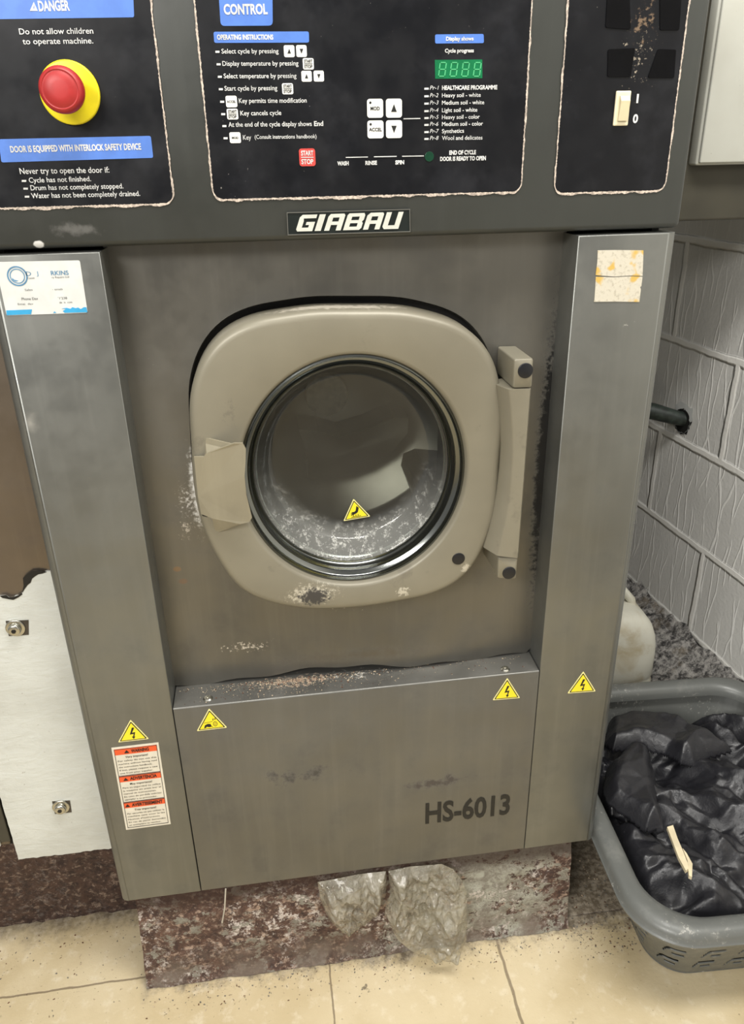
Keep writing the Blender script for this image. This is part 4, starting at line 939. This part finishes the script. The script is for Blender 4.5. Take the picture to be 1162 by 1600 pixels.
mb.loops([brect(g, H_+z) for g, z in prof]); mb.obj('rim', M['basket'], Bk, smooth=True, angle=60)
# wall with arched slots
def resample(loop, n):
    L_ = [0]; m = len(loop)
    for i in range(m): L_.append(L_[-1]+(loop[(i+1) % m]-loop[i]).length)
    out = []; k = 0
    for j in range(n):
        s = L_[-1]*j/n
        while L_[k+1] < s: k += 1
        t = (s-L_[k])/max(1e-9, L_[k+1]-L_[k]); out.append(loop[k].lerp(loop[(k+1) % m], t))
    return out, L_[-1]
NS, NR = 600, 60; rows = []
for j in range(NR+1):
    t = j/NR; g = .014+.060*t; z = (H_-.016)*(1-t)+.004*t; lp_, LL = resample(brect(g, z), NS); rows.append(lp_)
def slot(i, j):
    s = (i/NS*1.80) % .068; z = (1-j/NR)*(H_-.020)
    for zc, off in ((.026, 0.), (.072, .014)):
        a = s-off; b = z-zc
        if a < 0: a += .068
        if a < .042:
            # arch: rises from the left then runs flat
            top = .030 if a > .016 else .030*math.sin(a/.016*PI/2)**.8
            if top-.011 < b < top and b > -.001: return True
            if .016 < a < .036 and .001 < b < .0095: return True
    return False
mb = MB(); fs = []
for j in range(NR):
    for i in range(NS):
        if not slot(i, j): fs.append((j*NS+i, j*NS+(i+1) % NS, (j+1)*NS+(i+1) % NS, (j+1)*NS+i))
mb.add([p for r in rows for p in r], fs); wb = mb.obj('side_wall', M['basket'], Bk, smooth=True)
sm = wb.modifiers.new('thickness', 'SOLIDIFY'); sm.thickness = .0022; sm.offset = 0
mb = MB(); base_ = brect(.074, .004); mb.add(base_, [list(range(len(base_)))]); mb.loops([brect(.074, .010), brect(.072, .004), brect(.076, .0005), brect(.09, .0005)]); mb.obj('base', M['basket'], Bk)

# ------------------------------------------------------------------ bin liners
def hsh(i, j, s_):
    v = math.sin(i*127.1+j*311.7+s_*74.7)*43758.5453; return v-math.floor(v)
def facet(x, y, s_):
    """random heights on a triangular lattice, joined by flat facets"""
    k = (x+y)*.366; a, b = x+k, y+k; i, j = math.floor(a), math.floor(b); u, v = a-i, b-j
    if u > v: return hsh(i, j, s_)*(1-u)+hsh(i+1, j, s_)*(u-v)+hsh(i+1, j+1, s_)*v
    return hsh(i, j, s_)*(1-v)+hsh(i, j+1, s_)*(v-u)+hsh(i+1, j+1, s_)*u
def crumple(p, seed, amp=1.):
    """sharp creased folds"""
    x, y = p; w_ = noise.noise_vector(Vector((x*6, y*6, seed)))*.035; x += w_.x; y += w_.y; v = 0
    for k, (fx, fy, am, rot) in enumerate(((9, 20, .052, .5), (22, 12, .030, 1.9), (34, 60, .013, .2), (80, 50, .006, 1.2))):
        c_, s_ = math.cos(rot+seed), math.sin(rot+seed); w2 = noise.noise_vector(Vector((x*25, y*25, seed+k)))*.006
        v += am*(facet(((x+w2.x)*c_-(y+w2.y)*s_)*fx, ((x+w2.x)*s_+(y+w2.y)*c_)*fy, seed+k)-.5)
    return v*amp
def bag_sheet(name, poly_, zf, seed, label, N=150, amp=1., thick=.001, drop=.05):
    xs = [p[0] for p in poly_]; ys = [p[1] for p in poly_]; x0, x1, y0, y1 = min(xs), max(xs), min(ys), max(ys)
    def inside(x, y):
        c = False; n = len(poly_)
        for i in range(n):
            (xa, ya), (xb, yb) = poly_[i], poly_[i-1]
            if (ya > y) != (yb > y) and x < (xb-xa)*(y-ya)/(yb-ya)+xa: c = not c
        return c
    def dist(x, y):
        best = 9
        for i in range(len(poly_)):
            a = Vector(poly_[i-1]); b = Vector(poly_[i]); p = Vector((x, y)); ab = b-a; t = max(0, min(1, (p-a).dot(ab)/ab.length_squared)); best = min(best, (p-a-ab*t).length)
        return best
    m_ = MB(); idx = {}; vs = []
    for j in range(N+1):
        for i in range(N+1):
            x = x0+(x1-x0)*i/N; y = y0+(y1-y0)*j/N
            if inside(x, y):
                d = dist(x, y); e = min(1, d/.022)
                q = noise.noise_vector(Vector((x*16, y*16, seed)))*.010
                idx[i, j] = len(vs); vs.append((x+q.x*e, y+q.y*e, zf(x, y)+crumple((x, y), seed, amp)*e-drop*(1-e)**2))
    fs = [(idx[i, j], idx[i+1, j], idx[i+1, j+1], idx[i, j+1]) for j in range(N) for i in range(N) if (i, j) in idx and (i+1, j) in idx and (i, j+1) in idx and (i+1, j+1) in idx]
    cx0 = sum(v[0] for v in vs)/len(vs); cy0 = sum(v[1] for v in vs)/len(vs); cz0 = min(v[2] for v in vs)
    m_.add([(a-cx0, b-cy0, c-cz0) for a, b, c in vs], fs); o = m_.obj(name, M['bag'], None, (cx0, cy0, cz0), smooth=True, angle=80)
    s = o.modifiers.new('thickness', 'SOLIDIFY'); s.thickness = thick; return tag(o, label, 'bin liner')
inner = [(p.x+bc[0], p.y+bc[1]) for p in brect(.040, 0)]
bag_sheet('bin_liner', inner, lambda x, y: -.030-.045*max(0, (y-.10)/.2)+.030*math.exp(-((x-.64)/.12)**2-((y-.02)/.13)**2)-.018*max(0, (-.05-y)/.1), 3.3, 'crumpled black bin liner filling the grey basket', N=210, amp=1.15)
top_poly = [PZ(x, y, .02) for x, y in ((956, 1088), (985, 1078), (1040, 1088), (1060, 1092), (1092, 1110), (1150, 1158), (1112, 1168), (1090, 1182), (1065, 1178), (1040, 1160), (1005, 1150), (960, 1150), (946, 1135))]
bag_sheet('bin_liner', top_poly, lambda x, y: .022-.05*max(0, (y-.14)/.2), 8.1, 'smoother black bin liner draped at the back left of the basket', N=110, amp=.38, drop=.03)
lp2 = [PZ(x, y, .01) for x, y in ((948, 1190), (985, 1150), (1015, 1160), (1027, 1205), (1030, 1240), (1042, 1290), (1010, 1290), (985, 1270), (950, 1245), (942, 1225))]
bag_sheet('bin_liner', lp2, lambda x, y: .020-.02*max(0, (-y)/.1), 5.7, 'black bin liner fold bunched against the steel pillar', N=90, amp=.55, drop=.03)
# cream strip poking out
mb = MB(); q1 = [(1042, 1292), (1051, 1290), (1058, 1312), (1066, 1332), (1073, 1352), (1074, 1362), (1070, 1366), (1058, 1345)]; q2 = [(1066, 1325), (1072, 1334), (1081, 1352), (1080, 1374), (1075, 1373), (1072, 1350)]
for qq, zz in ((q1, .022), (q2, .018)):
    w3 = [Vector((*PZ(x, y, zz-.010*i/len(qq)), zz)) for i, (x, y) in enumerate(qq)]; n0 = len(w3)
    mb.add([tuple(v) for v in w3]+[tuple(v-Vector((0, 0, .006))) for v in w3], [list(range(n0)), [i+n0 for i in range(n0)][::-1]]+[[i, (i+1) % n0, (i+1) % n0+n0, i+n0] for i in range(n0)])
c0 = Vector((sum(v[0] for v in mb.v)/len(mb.v), sum(v[1] for v in mb.v)/len(mb.v), .012)); mb.v = [tuple(Vector(v)-c0) for v in mb.v]
tag(mb.obj('cream_strip', M['stick'], None, tuple(c0)), 'cream pointed strip poking out among the black liners', 'strip')

# ------------------------------------------------------------------ clear plastic bags caught under the machine
def film(name, outline, label, seed, ytop=.001, ybot=-.05, N=150, offs=0.):
    # outline in pixels, placed on a plane leaning out from the machine's lower edge to the floor
    def hit(px, py):
        d = ray(px, py); k = (ybot-ytop)/(FZ)    # y = ytop + k*z
        t = (ytop+offs+k*CAM.z-CAM.y)/(d.y-k*d.z); return CAM+d*t
    p3 = [hit(x, y) for x, y in outline]; poly_ = [(p.x, p.z) for p in p3]; k = (ybot-ytop)/FZ
    xs = [p[0] for p in poly_]; zs = [p[1] for p in poly_]; m_ = MB(); idx = {}; vs = []
    def inside(x, y):
        c = False
        for i in range(len(poly_)):
            (xa, ya), (xb, yb) = poly_[i], poly_[i-1]
            if (ya > y) != (yb > y) and x < (xb-xa)*(y-ya)/(yb-ya)+xa: c = not c
        return c
    def nearest(x, z):
        best = 9; bp = None
        for i in range(len(poly_)):
            a = Vector(poly_[i-1]); b = Vector(poly_[i]); p = Vector((x, z)); ab = b-a; t = max(0, min(1, (p-a).dot(ab)/ab.length_squared)); q = a+ab*t
            if (p-q).length < best: best = (p-q).length; bp = q
        return best, bp
    x0, x1, z0, z1 = min(xs), max(xs), min(zs), max(zs); st_ = max(x1-x0, z1-z0)/N
    for j in range(int((z1-z0)/st_)+2):
        for i in range(int((x1-x0)/st_)+2):
            x = x0+st_*i; z = z0+st_*j; d, bp = nearest(x, z)
            if inside(x, z) or d < st_*.8:
                if not inside(x, z) : x, z = bp; d = 0
                e = min(1, d/.012)
                h = .011*e+e*(.020*(facet(x*30, z*14, seed)-.4)+.013*(facet(x*75+z*20, z*45, seed+3)-.5)+.007*(facet(x*150, z*110, seed)-.5))
                idx[i, j] = len(vs); vs.append((x, ytop+offs+k*z-h, max(z, FZ+.002)))
    fs = [(idx[i, j], idx[i+1, j], idx[i+1, j+1], idx[i, j+1]) for (i, j) in idx if (i+1, j) in idx and (i, j+1) in idx and (i+1, j+1) in idx]
    c = Vector((sum(v[0] for v in vs)/len(vs), sum(v[1] for v in vs)/len(vs), min(v[2] for v in vs))); m_.add([tuple(Vector(v)-c) for v in vs], fs)
    o = m_.obj(name, M['film'], None, tuple(c), smooth=True, angle=80)
    return tag(o, label, 'plastic bag')
film('plastic_bag', [(496, 1378), (520, 1374), (560, 1366), (603, 1361), (604, 1372), (603, 1395), (597, 1412), (592, 1425), (578, 1440), (562, 1450), (545, 1458), (528, 1452), (516, 1440), (508, 1425), (500, 1405)], 'small crumpled clear plastic bag hanging below the lower panel, on the left', 2.2, ybot=-.03)
film('plastic_bag', [(606, 1361), (640, 1354), (690, 1350), (708, 1358), (722, 1375), (729, 1395), (730, 1440), (728, 1472), (718, 1492), (700, 1502), (672, 1500), (645, 1488), (622, 1470), (612, 1452), (606, 1438), (600, 1428), (604, 1410), (610, 1395)], 'larger dusty clear plastic bag hanging down to the floor tiles', 6.4, ybot=-.042)
mb = MB(); a = P(353, 1390, .0); b = P(347, 1440, -.004); mb.tube([(a[0], -.002, a[1]+.004), ((a[0]+b[0])/2+.001, -.006, (a[1]+b[1])/2), (b[0], -.006, b[1])], .0011, 8)
tag(mb.obj('thread', M['thread'], smooth=True), 'thin pale thread hanging below the machine by the left seam', 'thread')

# ------------------------------------------------------------------ grit and crumbs
def grit(name, spots, label, par=None):
    m_ = MB()
    for (x, y, z, s, mi) in spots:
        vs = [Vector((random.gauss(0, 1), random.gauss(0, 1), random.gauss(0, .6))).normalized()*s for _ in range(4)]; m_.add([(x+v.x, y+v.y, z+abs(v.z)*.8) for v in vs], [(0, 1, 2), (0, 2, 3), (0, 3, 1), (1, 3, 2)], mi)
    return tag(m_.obj(name, [M['grit1'], M['grit2'], M['grit3']]), label, 'debris', kind='stuff')
sp = []
for _ in range(1500):
    x = random.gauss(-.085, .055) if random.random() < .7 else random.uniform(-.23, .22)
    y = .037-abs(random.gauss(0, .009)) if random.random() < .7 else random.uniform(.004, .037)
    if -.232 < x < .23 and y > .003: sp.append((x, y, ZL+.0005, random.choice((.0005, .0007, .0009, .0013)), random.choice((0, 0, 1, 2))))
grit('crumbs', sp, 'cream and brown crumbs scattered along the machine ledge')
sp = []
for _ in range(1100):
    x = random.uniform(-.60, .50); y = (-.006-abs(random.gauss(0, .022))) if x > -.34 else .12-abs(random.gauss(0, .07))
    sp.append((x, y, FZ+.0004, random.choice((.0006, .0008, .0012, .0018)), random.choice((0, 1, 2, 2))))
for _ in range(500): sp.append((random.uniform(.33, .44), random.uniform(-.06, .12), FZ+.0004, random.choice((.0008, .0012, .002)), random.choice((0, 2, 2, 1))))
grit('floor_grit', sp, 'grit and small chips scattered on the floor tiles beside the plinth')
